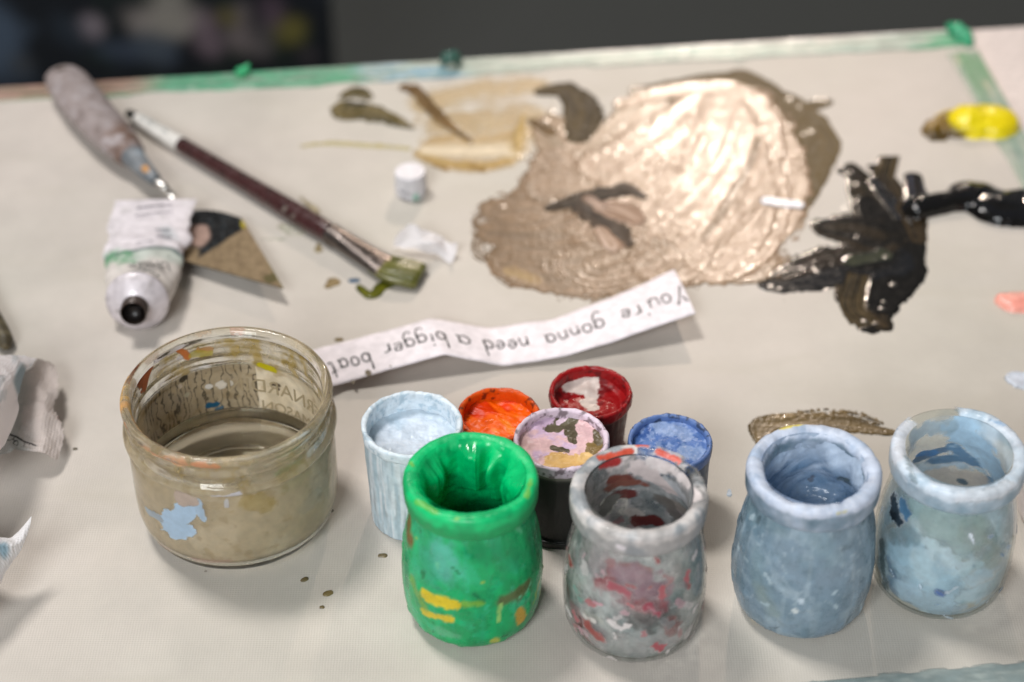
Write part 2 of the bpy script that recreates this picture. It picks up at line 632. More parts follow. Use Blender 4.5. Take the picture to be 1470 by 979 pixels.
# ------------------------------------------------------------------ paint lying on the board
class Layer:
    def __init__(s, x0, y0, x1, y1, step=.0006, z=0.0):
        q = np.array([at(a, b) for a in (x0, x1) for b in (y0, y1)])
        s.xs = np.arange(q[:, 0].min() - .003, q[:, 0].max() + .003, step)
        s.ys = np.arange(q[:, 1].min() - .003, q[:, 1].max() + .003, step)
        s.X, s.Y = np.meshgrid(s.xs, s.ys, indexing='ij')
        s.H, s.A = np.zeros_like(s.X), np.zeros_like(s.X)
        s.C = np.zeros(s.X.shape + (3,))

    def stroke(s, pts, w, h, c1, c2=None, seed=0, br=7, rag=.35, dry=None, ridge=.35, op=1.0, al=1.0, keep=.3, soft=.18, flat=False, rnd=False, gr=.16, fine=.035):
        P = np.array([at(*p)[:2] for p in pts])
        if len(P) > 2:
            P = catmull(P, len(P) * 5)
        ww = np.broadcast_to(np.interp(np.linspace(0, 1, len(P)), np.linspace(0, 1, len(np.atleast_1d(w))), np.atleast_1d(w)), (len(P),)) / 1000
        seg = np.linalg.norm(np.diff(P, axis=0), axis=1)
        cum = np.r_[0, np.cumsum(seg)]
        best = np.full(s.X.shape, 1e9)
        T = np.zeros_like(best)
        Q = np.zeros_like(best)
        over = np.zeros_like(best)
        for k in range(len(P) - 1):
            d = P[k + 1] - P[k]
            l2 = d @ d + 1e-14
            t = ((s.X - P[k, 0]) * d[0] + (s.Y - P[k, 1]) * d[1]) / l2
            tc = np.clip(t, 0, 1)
            dx, dy = s.X - P[k, 0] - tc * d[0], s.Y - P[k, 1] - tc * d[1]
            dist = np.hypot(dx, dy)
            sg = np.sign(d[0] * dy - d[1] * dx)
            wk = ww[k] * (1 - tc) + ww[k + 1] * tc
            q = dist / (wk / 2)
            b = q < best
            best = np.where(b, q, best)
            T = np.where(b, cum[k] + tc * seg[k], T)
            if flat:
                lat = (d[0] * (s.Y - P[k, 1]) - d[1] * (s.X - P[k, 0])) / math.sqrt(l2)
                ov = np.maximum(np.maximum(-t, t - 1), 0) * math.sqrt(l2) / (wk / 2)
                end = (k == 0) | (k == len(P) - 2)
                over = np.where(b, ov * (1.0 if end else 0), over)
                Q = np.where(b, lat / (wk / 2), Q)
            else:
                Q = np.where(b, sg * q, Q)
        W0 = ww.mean()
        n = fbm(Q * br, T / W0 * .55 + seed * 3.1, seed * .37, 3, seed)
        lf = fbm(s.X * 130, s.Y * 130, seed, 3, seed + 5)
        hf = fbm(s.X * 600, s.Y * 600, seed, 3, seed + 9)
        qq = np.maximum(np.abs(Q), over * 1.6) if flat else best
        e = 1 - qq + rag * (.55 * lf + .35 * hf + .5 * n)
        m = sm(0, soft, e)
        if dry is not None:
            m = m * sm(dry - .15, dry + .2, n + .35 * hf)
        g = h / 1000 * (.7 + gr * n + .6 * ridge * np.exp(-((np.abs(Q) - .8) / .16) ** 2) + .04 * hf + .1 * lf)
        g = g + fine * vn(Q * W0 * 1400, T * 40, seed, seed + 3) / 1000
        if rnd:
            g = h / 1000 * np.sqrt(np.clip(1 - np.minimum(best, 1) ** 2, 0, 1)) * (1 + .12 * lf)
        g = np.maximum(g, .00006)
        s.H = s.H * (1 - m) + (keep * s.H + g) * m
        cc = mix(np.broadcast_to(c1, s.C.shape), c2 if c2 is not None else c1, sm(-.35, .4, n + .3 * lf))
        have = (s.A > .02)
        mm = np.where(have, m * op, 1.0 * (m > 0))
        s.C = mix(s.C, cc, mm)
        s.A = np.maximum(s.A, m * al)

    def blob(s, px, py, r, h, c, seed=0, **k):
        s.stroke([(px - .2, py), (px + .2, py)], [2 * r, 2 * r], h, c, seed=seed, **k)

    def build(s, name, mat, z=.0, thin=False, parent=None, **k):
        edge = sm(.03, .45, s.A) if not thin else sm(.01, .1, s.A)
        zz = z + edge * (s.H + .00012) - (1 - edge) * .0003
        V = np.stack([s.X, s.Y, zz], -1).reshape(-1, 3)
        f = gridF(*s.X.shape)[:, ::1]
        ok = (s.A.ravel() > .02)
        f = f[ok[f].any(1)]
        used = np.unique(f)
        mp = -np.ones(len(V), int)
        mp[used] = np.arange(len(used))
        return mk(name, V[used], mp[f], mat, parent, col=s.C.reshape(-1, 3)[used], alp=s.A.ravel()[used], **k)


GLINTM = thin_glass('glint_gloss', (1, 1, 1), .27, 2.0)  # clear gloss of the domes added for lamp glints


def glint_domes(ly, parent, crop, r):
    """low clear domes added on the paint to catch the lamp as glints"""
    for k, (a, b) in enumerate(crop):
        p = at(660 + .551 * a, 57 + .551 * b)
        i = int(np.clip(np.searchsorted(ly.xs, p[0]), 0, len(ly.xs) - 1))
        j = int(np.clip(np.searchsorted(ly.ys, p[1]), 0, len(ly.ys) - 1))
        z0 = ly.H[i, j] + .0002
        rr = r * (1 + .25 * math.sin(k * 2.3))
        n, m = 7, 20
        q, t = np.meshgrid(np.linspace(0, 1, n), np.linspace(0, 2 * np.pi, m, endpoint=False), indexing='ij')
        V = np.stack([p[0] + rr * q * np.cos(t), p[1] + rr * q * np.sin(t), z0 + rr * .085 * (1 - q ** 2)], -1).reshape(-1, 3)
        mk('glint_dome', V, gridF(n, m, True), GLINTM, parent)  # made-up dome, there only for its glint


# large taupe patch
TA, TB, TD = L(132, 106, 80), L(110, 88, 64), L(84, 70, 48)
TL = L(142, 114, 90)
ly = Layer(690, 95, 1200, 430, .00042)
OL = L(86, 71, 44)
l0 = Layer(890, 85, 1215, 340, .0006)
l0.stroke([(935, 138), (1065, 122), (1120, 165), (1165, 175)], [26, 30, 28, 22], .25, OL, L(98, 82, 54), 1, ridge=.02, rag=.12, gr=.05)
l0.stroke([(1030, 122), (1064, 108), (1078, 140)], [10, 14, 34], .25, OL, L(96, 80, 52), 2, ridge=.02, rag=.1, gr=.05)
l0.stroke([(1110, 170), (1150, 205), (1145, 255), (1128, 315)], [34, 36, 30, 16], .25, OL, L(98, 82, 54), 3, ridge=.02, rag=.15, gr=.05)
l0.stroke([(1140, 160), (1186, 146)], [14, 9], .25, OL, None, 4, ridge=.05, gr=.05)
l0.stroke([(1120, 150), (1165, 205), (1150, 290)], [30, 34, 14], .25, OL, L(98, 82, 54), 5, ridge=.02, rag=.15, gr=.05)
l0.stroke([(1060, 112), (1110, 150), (1140, 190)], [16, 30, 30], .25, OL, L(98, 82, 54), 9, ridge=.02, rag=.12, gr=.05)
ly.stroke([(790, 180), (815, 215), (870, 215), (930, 150)], [22, 34, 36, 26], .35, L(132, 106, 78), L(112, 92, 64), 6, gr=.05)
ly.stroke([(915, 130), (935, 135)], [10, 12], .5, L(84, 68, 46), OL, 7)
ly.stroke([(800, 230), (790, 300), (760, 380)], [30, 44, 40], .5, TA, TB, 11, br=5, rag=.5)
ly.stroke([(712, 300), (780, 306), (860, 330)], [24, 40, 40], .55, TB, TA, 12, rag=.6, br=5)
ly.stroke([(715, 335), (780, 345), (840, 345)], [26, 40, 40], .55, TB, TA, 8, rag=.6, br=5)
ly.stroke([(745, 378), (850, 380), (960, 360)], [34, 60, 60], .6, TA, TB, 13, br=9, rag=.5)
ly.stroke([(755, 396), (840, 402), (935, 388)], [20, 30, 26], .5, TB, TA, 14, rag=.6)
ly.stroke([(800, 270), (900, 290), (1000, 330), (1060, 370)], [40, 60, 66, 50], .7, TA, TB, 15, br=9)
ly.stroke([(870, 240), (960, 205), (1040, 150)], [34, 50, 44], .8, TA, TL, 16, br=9)
ly.stroke([(1030, 385), (1090, 320), (1105, 240), (1070, 160)], [30, 44, 46, 44], .8, TA, TL, 17, br=8)
ly.stroke([(860, 330), (930, 260), (1020, 200), (1060, 150)], [40, 44, 48, 40], .9, TL, TA, 18, br=11)
ly.stroke([(960, 375), (1000, 300), (1045, 220), (1068, 150)], [44, 44, 44, 36], .9, TL, TA, 19, br=11)
ly.stroke([(895, 150), (960, 133), (1050, 128), (1095, 165), (1112, 222)], [11, 15, 16, 15, 11], 1.3, TL, TA, 20, br=3, ridge=.2)
ly.stroke([(1090, 200), (1068, 250), (1040, 300), (1010, 345)], [2.5, 5, 5, 3], .2, TD, L(112, 92, 66), 21, keep=.1, rag=.6)
ly.stroke([(1108, 218), (1124, 290), (1100, 360), (1046, 400)], [6, 8, 9, 7], 1.2, TL, TA, 22, br=3)
ly.stroke([(720, 352), (800, 366), (900, 350)], [30, 44, 40], .35, L(140, 114, 88), L(100, 80, 56), 30, br=22, rag=.6, dry=-.05, op=.8, gr=.3)
ly.stroke([(745, 392), (830, 388), (930, 372)], [22, 34, 34], .35, L(142, 116, 88), L(98, 78, 54), 31, br=20, rag=.6, dry=-.02, op=.8, gr=.3)
ly.stroke([(705, 320), (760, 322), (830, 300)], [26, 36, 30], .3, L(136, 112, 86), L(98, 78, 56), 32, br=18, rag=.7, dry=.0, op=.8, gr=.3)
ly.stroke([(860, 380), (960, 330), (1040, 240), (1066, 160)], [50, 70, 70, 50], .5, TL, L(128, 102, 78), 33, br=26, rag=.4, dry=.02, op=.7, gr=.12, keep=.85)
ly.stroke([(765, 402), (735, 390)], [10, 10], .4, L(150, 124, 78), TA, 29)
# bumpy lips where the knife lifted off
pk = fbm(ly.X * 420, ly.Y * 420, 0, 2, 77)
ly.H *= .42
zone = sm(0, .35, fbm(ly.X * 45, ly.Y * 45, 2, 2, 79) + .15)
e1 = np.abs(np.hypot(*np.gradient(ly.H)) / .0005)
zone = np.maximum(zone * .55, sm(.06, .2, e1))
ly.H += np.where(ly.H > .00013, .00006 * sm(.0, .55, pk) * (.4 + zone) + .00001 * fbm(ly.X * 300, ly.Y * 300, 3, 2, 78), 0)
sme = ly.build('taupe_paint_smear', M['taupe'], label='broad swirled smear of glossy taupe paint beyond the paper note', cat='paint')
l1 = Layer(775, 255, 935, 365, .0005)
l1.stroke([(790, 300), (850, 282), (910, 276)], [5, 13, 7], .9, L(70, 58, 46), L(44, 38, 32), 23, rag=.6, gr=.4)
l1.stroke([(835, 300), (875, 325), (900, 350)], [10, 16, 8], .9, L(78, 64, 52), L(48, 40, 34), 24, rag=.6, gr=.4)
l1.stroke([(872, 300), (900, 308), (915, 318)], [14, 20, 10], 1.3, L(190, 164, 146), L(140, 112, 92), 25, rag=.6, gr=.4)
l1.stroke([(846, 288), (862, 298)], [7, 9], 1.1, L(186, 160, 144), L(110, 88, 72), 26, rag=.6, gr=.4)
l1.stroke([(868, 282), (895, 269), (922, 284)], [4, 8, 5], 1.0, L(56, 48, 40), L(80, 68, 58), 27)
l1.stroke([(862, 332), (880, 354)], [6, 10], 1.2, L(200, 176, 160), L(150, 120, 96), 28, rag=.6, gr=.4)
l1.H *= .5
l1.build('dark_paint_dab', M['matte'], z=.0005, parent=sme)
l0.H *= .3
l0.build('olive_paint_film', M['matte'], z=-.00005, parent=sme)
glint_domes(ly, sme, [(350, 310), (378, 290), (380, 258), (405, 300), (420, 228), (440, 292), (470, 240), (475, 285), (465, 265), (415, 282), (500, 240), (808, 262), (815, 200), (850, 330), (840, 300), (855, 345), (825, 235),
                (795, 235), (838, 370), (815, 300), (862, 155), (885, 175), (933, 157), (953, 157), (898, 247), (918, 240), (860, 225), (500, 130), (490, 175), (520, 215), (110, 435), (640, 480), (655, 450), (668, 420),
                (690, 395), (710, 370), (735, 330), (742, 300), (835, 460), (825, 490), (800, 530), (770, 560), (740, 590), (640, 605), (390, 540), (430, 520), (300, 440), (240, 425), (700, 140), (760, 160), (780, 185)], .0019)

# dark brown curl of paint touching the taupe
ly = Layer(765, 110, 860, 215, .0006)
ly.stroke([(778, 132), (815, 130), (838, 160), (830, 195)], [8, 16, 22, 14], 1.0, L(52, 42, 24), L(78, 64, 38), 41, br=5)
ly.stroke([(765, 175), (790, 190)], [5, 8], .9, L(120, 92, 56), L(72, 58, 38), 42, rag=.6)
ly.H *= .3
ly.H += .00006 * sm(.0, .5, fbm(ly.X * 420, ly.Y * 420, 0, 2, 4)) * (ly.A > .3) * sm(.0, -.005, ly.Y - at(810, 165)[1])
sme = ly.build('brown_paint_curl', M['matte'], z=.0004, label='dark brown curl of wet paint between ochre glaze and taupe smear', cat='paint')
glint_domes(ly, sme, [(240, 188), (222, 212), (325, 180), (320, 205), (300, 225), (285, 240), (325, 240), (247, 238), (270, 245), (296, 238), (262, 228)], .0020)

# ochre glaze
ly = Layer(580, 105, 800, 250, .0007)
OC = L(196, 164, 96)
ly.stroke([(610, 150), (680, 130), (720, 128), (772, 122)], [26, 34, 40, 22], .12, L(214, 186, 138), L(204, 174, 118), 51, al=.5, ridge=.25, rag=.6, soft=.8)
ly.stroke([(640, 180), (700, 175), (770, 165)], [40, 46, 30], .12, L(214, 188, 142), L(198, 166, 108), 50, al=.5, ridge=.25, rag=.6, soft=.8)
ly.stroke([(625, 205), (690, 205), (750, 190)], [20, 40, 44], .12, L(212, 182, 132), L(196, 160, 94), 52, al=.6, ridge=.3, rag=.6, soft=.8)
ly.stroke([(606, 222), (650, 236), (700, 238), (738, 226)], [14, 18, 18, 14], .3, L(190, 152, 80), OC, 53, al=.7, ridge=.4, rag=.5, soft=.8)
ly.stroke([(612, 216), (650, 218), (735, 216)], [14, 22, 20], .35, L(240, 222, 192), None, 46, al=.8, ridge=.1, rag=.3, soft=.8)  # cream stroke paints in the white glare on the glaze
ly.stroke([(752, 165), (745, 190), (744, 214)], [5, 12, 14], .2, L(172, 138, 60), OC, 54, al=.8, rag=.5, soft=.8)
ly.stroke([(596, 126), (612, 150), (640, 178), (678, 206)], [6, 10, 8, 2], 1.2, L(80, 62, 34), L(124, 94, 52), 55, al=1, rag=.5)
ly.stroke([(582, 126), (600, 134)], [7, 8], .8, L(106, 82, 52), None, 56, al=1, rag=.5)
ly.stroke([(623, 238), (642, 244)], [4, 5], .5, L(146, 112, 52), None, 57, al=.9, soft=.8)
ly.stroke([(675, 238), (694, 244)], [6, 7], .4, L(156, 122, 58), None, 58, al=.9, soft=.8)
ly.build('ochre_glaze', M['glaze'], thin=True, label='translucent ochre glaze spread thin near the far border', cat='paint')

ly = Layer(485, 120, 600, 190, .0007)
ly.stroke([(490, 140), (512, 133), (525, 138)], [3, 12, 8], .8, L(66, 60, 36), L(96, 84, 50), 61)
ly.stroke([(502, 160), (535, 164), (592, 184)], [22, 20, 3], .7, L(74, 66, 38), L(108, 94, 56), 62, br=4)
ly.stroke([(500, 150), (520, 152)], [5, 7], .8, L(60, 54, 34), None, 63)
ly.build('olive_paint_dab', M['thick'], label='dark olive pointed dab left of the ochre glaze', cat='paint')

ly = Layer(430, 195, 590, 222, .0008)
ly.stroke([(434, 210), (480, 206), (585, 213)], [3, 5, 4], .1, L(196, 180, 120), L(206, 196, 156), 65, al=.75, rag=.6)
ly.build('yellow_paint_trace', M['glaze'], thin=True, label='faint yellow streak wiped across the board above white cap', cat='paint')

# black paint
BK, BK2 = L(14, 13, 12), L(30, 26, 21)
ly = Layer(1095, 228, 1340, 490, .0005)
BR1 = L(48, 40, 28)
ly.stroke([(1222, 240), (1245, 280), (1262, 330)], [9, 22, 28], 1.0, BK2, BR1, 71, br=7, rag=.3)
ly.stroke([(1260, 240), (1290, 290), (1300, 330)], [10, 18, 18], .7, L(70, 58, 42), BK2, 72, br=8, rag=.3, flat=True)
ly.stroke([(1240, 455), (1225, 400), (1262, 330)], [18, 22, 34], .6, L(66, 55, 37), BK2, 73, br=8, rag=.25, flat=True)
ly.stroke([(1285, 320), (1290, 385), (1262, 440), (1250, 468)], [26, 28, 20, 13], 1.1, BK, L(20, 19, 17), 74, br=5)
ly.stroke([(1270, 468), (1240, 430), (1262, 380)], [10, 14, 26], .8, BK, L(64, 52, 36), 75, br=9, rag=.3)
ly.stroke([(1245, 290), (1272, 335), (1286, 390), (1264, 440)], [12, 26, 30, 14], 1.2, BK, L(17, 16, 15), 95, br=4, rag=.25)
ly.stroke([(1106, 406), (1150, 402), (1215, 385), (1270, 372)], [14, 23, 25, 30], 1.2, BK, L(22, 24, 28), 76, br=5)
ly.stroke([(1120, 394), (1170, 374), (1240, 360)], [10, 17, 20], 1.0, BK2, L(56, 44, 34), 77, br=6, rag=.5)
ly.stroke([(1192, 328), (1225, 330), (1255, 340)], [20, 28, 32], 1.0, BK, L(44, 36, 26), 78, br=6, rag=.4)
ly.stroke([(1210, 245), (1230, 252)], [8, 11], 1.0, BK, L(44, 36, 26), 79, rag=.5)
ly.stroke([(1220, 376), (1268, 366)], [8, 11], 1.9, L(44, 48, 46), L(58, 60, 42), 80, br=6, ridge=.5)
ly.stroke([(1255, 262), (1295, 310)], [7, 10], 1.7, L(44, 46, 50), BK, 81, br=5, ridge=.5)
ly.stroke([(1308, 300), (1318, 342)], [18, 10], .8, BK, L(62, 50, 34), 82, rag=.3)
ly.stroke([(1310, 255), (1318, 285)], [10, 12], 2.0, L(64, 66, 78), BK2, 83, br=3, ridge=.3)
ly.stroke([(1242, 462), (1225, 440), (1232, 400)], [12, 14, 12], .25, L(84, 70, 47), L(40, 34, 24), 84, br=12, rag=.2, flat=True, keep=0)
ly.H *= .16
bump = sm(.3, .6, fbm(ly.X * 460, ly.Y * 460, 0, 2, 7))
ly.H += np.where(ly.A > .3, .00005 * bump * sm(.1, .35, fbm(ly.X * 90, ly.Y * 90, 0, 2, 9) + .15), 0)
sme = ly.build('black_paint_smear', M['wet'], label='black paint knifed into ragged strokes right of the taupe smear', cat='paint')
glint_domes(ly, sme, [(1010, 350), (1035, 378), (1165, 405), (925, 598), (890, 597), (840, 605), (812, 645), (835, 650), (1110, 568), (1130, 640), (1105, 685), (1100, 702), (1055, 735), (1082, 740), (957, 652), (1005, 440), (1035, 515), (932, 606), (1160, 415), (1020, 346)], .0015)

ly = Layer(1300, 265, 1500, 335, .0005)
ly.stroke([(1318, 302), (1365, 294), (1392, 286), (1412, 292), (1440, 303), (1490, 300)], [18, 13, 27, 27, 31, 33], 7, BK, L(18, 20, 26), 85, br=2, rag=.1, rnd=True)
ly.H += .0005 * fbm(ly.X * 200, ly.Y * 200, 0, 2, 3) * (ly.A > .5)
ly.build('black_paint_squeeze', M['wet'], label='fat shiny worm of black paint at the right of the black smear', cat='paint')

ly = Layer(1330, 145, 1460, 212, .0005)
ly.stroke([(1344, 188), (1374, 180)], [19, 30], 6, L(78, 56, 22), L(130, 100, 24), 87, rag=.35, soft=.6)
ly.stroke([(1338, 200), (1350, 198)], [5, 8], 1.6, L(46, 38, 24), L(120, 92, 30), 90, rag=.5, soft=.6)
ly.stroke([(1366, 168), (1374, 190)], [11, 14], 3.4, L(58, 50, 26), L(120, 100, 26), 91, rag=.4, soft=.6)
ly.stroke([(1392, 181), (1410, 178), (1426, 180)], [27, 29, 30], 9, L(232, 208, 10), L(240, 220, 30), 88, br=2, rag=.08, rnd=True)
ly.stroke([(1345, 170), (1360, 165)], [4, 5], 2.2, L(214, 180, 20), None, 89, rag=.4, soft=.6)
ly.build('yellow_paint_squeeze', M['thick'], label='bright yellow paint squeeze with browned end near the right border', cat='paint')

ly = Layer(1428, 412, 1500, 458, .0005)
ly.stroke([(1436, 432), (1455, 436), (1480, 436)], [6, 15, 16], 4, L(238, 156, 140), L(244, 176, 160), 92, br=2, rag=.12, rnd=True)
ly.build('pink_paint_dab', M['thick'], label='small coral pink dab of paint at the right side', cat='paint')

ly = Layer(1090, 275, 1160, 310, .0006)
ly.stroke([(1102, 290), (1148, 297)], [8, 6], .7, L(236, 232, 238), L(214, 210, 212), 93, br=4, rag=.7)
ly.build('white_paint_dab', M['thick'], z=.0008, label='short white dab overlapping the right edge of the taupe smear', cat='paint')

ly = Layer(1444, 522, 1500, 565, .0006)
ly.stroke([(1450, 542), (1465, 546), (1490, 548)], [4, 12, 14], 1.2, L(212, 218, 230), L(198, 204, 214), 94, br=4)
ly.build('pale_blue_dab', M['thick'], label='pale bluish dab at the right edge below the pink dab', cat='paint')

# dry brown stroke behind the slate jar
ly = Layer(1070, 575, 1300, 650, .0005)
ly.stroke([(1092, 632), (1098, 612), (1130, 606), (1180, 608), (1230, 614), (1284, 622)], [7, 13, 12, 13, 10, 3], .7, L(112, 92, 54), L(84, 68, 38), 101, br=5, rag=.5)
ly.stroke([(1100, 600), (1160, 597), (1215, 595), (1265, 608)], [6, 6, 6, 3], .9, L(146, 122, 80), L(96, 78, 46), 102, br=6, rag=.9, dry=-.05)
ly.H += np.where(ly.A > .3, .00022 * np.maximum(fbm(ly.X * 900, ly.Y * 900, 0, 3, 7), 0), 0)
ly.build('brown_paint_stroke', M['crusty'], label='crusty brown paint stroke behind the slate blue jar', cat='paint')

# olive paint beneath the brush tip
ly = Layer(505, 380, 605, 440, .0005)
ly.stroke([(516, 413), (533, 424), (548, 412), (575, 395)], [4, 7, 8, 12], 1.4, L(98, 98, 26), L(70, 72, 20), 111, br=3, rag=.25, soft=.5)
ly.stroke([(535, 388), (548, 394)], [6, 9], 1.6, L(92, 92, 30), L(130, 130, 70), 112, soft=.6)
ly.build('olive_paint_pool', M['wet'], label='hooked pool of wet olive paint under the brush tip', cat='paint')

# single spots and drips
spots = [
    ((475, 408), (5, 9.5), L(140, 120, 84), 'taupe_paint_spot', 'oval taupe paint spot below the brush ferrule', (-4, 3)),
    ((509, 403), (5, 4), L(70, 96, 120), 'blue_paint_spot', 'small blue paint spot beside the olive pool', (-4, 0)),
    ((487, 488), (3.2, 3.2), L(128, 110, 70), 'brown_paint_drip', 'brown drip just above the paper note near boat', (-3, 0)),
    ((549, 798), (3, 3.2), L(112, 98, 66), 'brown_paint_drip', 'lone brown drip left of the green jar', (-3, 0)),
    ((437, 832), (3.4, 3.4), L(112, 98, 66), 'brown_paint_drip', 'brown drip nearest the glass water jar base', (-2, 1)),
    ((471, 852), (4, 4), L(120, 104, 64), 'brown_paint_drip', 'largest brown drip below the glass water jar', (-3, 1)),
    ((462, 872), (2.2, 2.4), L(116, 100, 64), 'brown_paint_drip', 'tiny brown drip lowest below the glass water jar', (-1, 0)),
    ((108, 645), (2.2, 2.2), L(90, 82, 64), 'brown_paint_drip', 'dark drip close to the crumpled tissue', (-1, 0)),
    ((457, 355), (2.6, 6), L(150, 134, 100), 'taupe_paint_spot', 'faint brown smudge under the brush handle end', (0, -4)),
    ((1047, 707), (2.2, 3.6), L(196, 208, 220), 'white_paint_drip', 'pale blue drip right of the grey jar', (0, -3)),
    ((475, 733), (2.4, 2.4), L(80, 70, 54), 'brown_paint_drip', 'dark drip right against the water jar wall', (-1, 0)),
]
for k, ((px, py), (w1, w2), cc, nm, lab, (dx, dy)) in enumerate(spots):
    ly = Layer(px - 14, py - 14, px + 14, py + 14, .0003)
    ly.stroke([(px + dx, py + dy), (px - dx, py - dy)], [w1 * .8, w2 * .8], .6, cc, cc * .75, 200 + k, br=2, rag=.3, ridge=.2, soft=.4)
    ly.build(nm, M['thick'], label=lab, cat='paint', group='paint spots and drips on the board')

ly = Layer(395, 278, 470, 345, .0005)
ly.stroke([(432, 284), (450, 300), (462, 316)], [2, 4, 5], .5, L(132, 118, 84), L(170, 158, 128), 121, dry=-.2, rag=.7)
ly.stroke([(405, 325), (425, 332), (445, 322)], [4, 8, 6], .4, L(142, 146, 122), L(182, 175, 160), 122, dry=-.1, rag=.8)
ly.stroke([(372, 343), (410, 344)], [2, 2], .2, L(170, 168, 150), None, 123, dry=-.1)
ly.build('dry_olive_scuff', M['thick'], label='dry olive scuff marks on both sides of the brush handle', cat='paint')


# lumps of dried green paint on the far border
def lump(name, px, py, pts, rs, colr, label, mat='thick'):
    P = catmull(np.array([at(a, b, z) for a, b, z in pts]), 18)
    r = np.interp(np.linspace(0, 1, 18), np.linspace(0, 1, len(rs)), rs) / 1000
    V, f = sweep(P, r, r * .6, 14, up=(.1, -.8, .6))
    d = fbm(V[..., 0] * 260, V[..., 1] * 260, V[..., 2] * 260, 3, int(px))
    V = V + (V - V.mean(1, keepdims=True)) * (d * .95)[..., None]
    c = mix(np.broadcast_to(L(*colr), V.shape), L(*colr) * 1.5, sm(.0, .6, fbm(V[..., 0] * 400, V[..., 1] * 400, 0, 3, 8)))
    return mk(name, V, f, M[mat], col=c, label=label, cat='paint')


lump('green_paint_lump', 350, 100, [(342, 110, .0008), (348, 102, .004), (357, 92, .007)], [1.6, 3.0, 1.4], (46, 160, 104), 'bright green lump of dried paint sticking up from far border')
lump('dark_green_lump', 648, 84, [(636, 92, .001), (642, 84, .006), (654, 82, .007), (660, 90, .001)], [2, 3.4, 3.4, 2], (60, 96, 86), 'dark green lump of dried paint on the far edge', 'wet')
lump('green_corner_crust', 1380, 45, [(1362, 34, .002), (1374, 42, .004), (1386, 52, .002), (1392, 66, .001)], [2, 4.2, 4.4, 2.5], (52, 150, 108), 'green paint crust on the far right corner of board')


# ------------------------------------------------------------------ dessert jars
OUT = [(0, 1.0), (16, .8), (20, 0), (23.2, .7), (25.8, 3.6), (27.2, 8.5), (27.9, 16), (28.0, 25), (27.4, 35), (26.0, 44.5), (24.2, 52), (22.9, 57), (22.7, 59.5)]
LIP = [(22.7, 59.5), (24.5, 60.2), (25.6, 61.4), (25.9, 63.2), (26.0, 66.8), (25.9, 68.9), (25.2, 70.5), (24.0, 71.2), (22.4, 71.0), (20.8, 70.1), (19.8, 68.4), (19.4, 64)]
INN = [(19.4, 64), (20.4, 58.5), (21.8, 55), (23.3, 51), (25.1, 44), (26.5, 35), (27.1, 25), (27.0, 16), (26.3, 9), (24.6, 4.6), (22, 3), (0, 2.4)]
JARS = 'small round shouldered glass dessert jars holding paint'


def jar_opaque(name, label, c, bodyf, rimf, paintf, cup, pdisp, rdisp, seed):
    t = thing(name, label, 'jar', c, JARS)
    V, TH, Z, R_, S = lathe(OUT, 80, 200, c, lambda th, z, r, s: .25 * fbm(np.sin(th) * 3, np.cos(th) * 3, z * .12, 3, seed) + .16 * fbm(np.sin(th) * 12, np.cos(th) * 12, z * .05, 3, seed + 2) + .35 * sm(.25, .4, fbm(np.sin(th) * 6, np.cos(th) * 6, z * .14, 4, seed + 5)))
    mk('jar_body', V, gridF(80, 200, True), M['glossy'], t, col=bodyf(V, TH, Z))
    V, TH, Z, R_, S = lathe(LIP, 46, 260, c, rdisp)
    mk('rim', V, gridF(46, 260, True), M['chalky'], t, col=rimf(V, TH, Z))
    V, TH, Z, R_, S = lathe(cup, 110, 240, c, pdisp)
    mk('paint', V, gridF(110, 240, True), M['gloss_in'], t, col=paintf(V, TH, Z))
    return t


def base_noise(V, seed, f=60):
    return fbm(V[..., 0] * f, V[..., 1] * f, V[..., 2] * f, 4, seed)


def grime(V, TH, Z, col, light, dark, seed, k=1.0):
    """smears, drag marks and specks of handled paint"""
    sx, cx = np.sin(TH), np.cos(TH)
    a = fbm(sx * 3 + Z * .05, cx * 3, Z * .09, 4, seed)
    b = fbm(sx * 12, cx * 12, Z * .05, 3, seed + 4)
    e = fbm(V[..., 0] * 420, V[..., 1] * 420, V[..., 2] * 420, 3, seed + 8)
    col = mix(col, light, sm(.12, .3, a + .25 * b) * .55 * k)
    col = mix(col, dark, sm(.12, .3, -a + .25 * b) * .5 * k)
    col = mix(col, light, sm(.2, .45, b) * .35 * k)
    col = mix(col, light, sm(.42, .5, e) * .7 * k)
    return mix(col, dark, sm(.42, .52, -e) * .6 * k)


def chips(V, col, c, cols, n, seed, rmin=.5, rmax=1.6, zmax=56, alp=None):
    """small knocked-on flecks and short drag marks of other paints"""
    rng = np.random.default_rng(seed)
    zs, rs = [z for r, z in OUT[3:]], [r for r, z in OUT[3:]]
    for k in range(n):
        th, z, r = rng.uniform(-1.7, 1.7), rng.uniform(4, zmax), rng.uniform(rmin, rmax)
        d, dz = rng.uniform(-.14, .14), rng.uniform(-4, 3)
        pts = []
        for t_, z_ in ((th, z), (th + d, z + dz)):
            R_ = np.interp(z_, zs, rs)
            pts.append((c[0] + R_ * math.sin(t_) / 1000, c[1] - R_ * math.cos(t_) / 1000, c[2] + z_ / 1000))
        col = splat(V, col, pts[0], pts[1], r / 1000, L(*cols[k % len(cols)]), rng.uniform(.6, 1), .9, 520, seed + k, .2, alp, .9)
    return col


# -- green jar
c = (-.0158, -.1698, .0003)


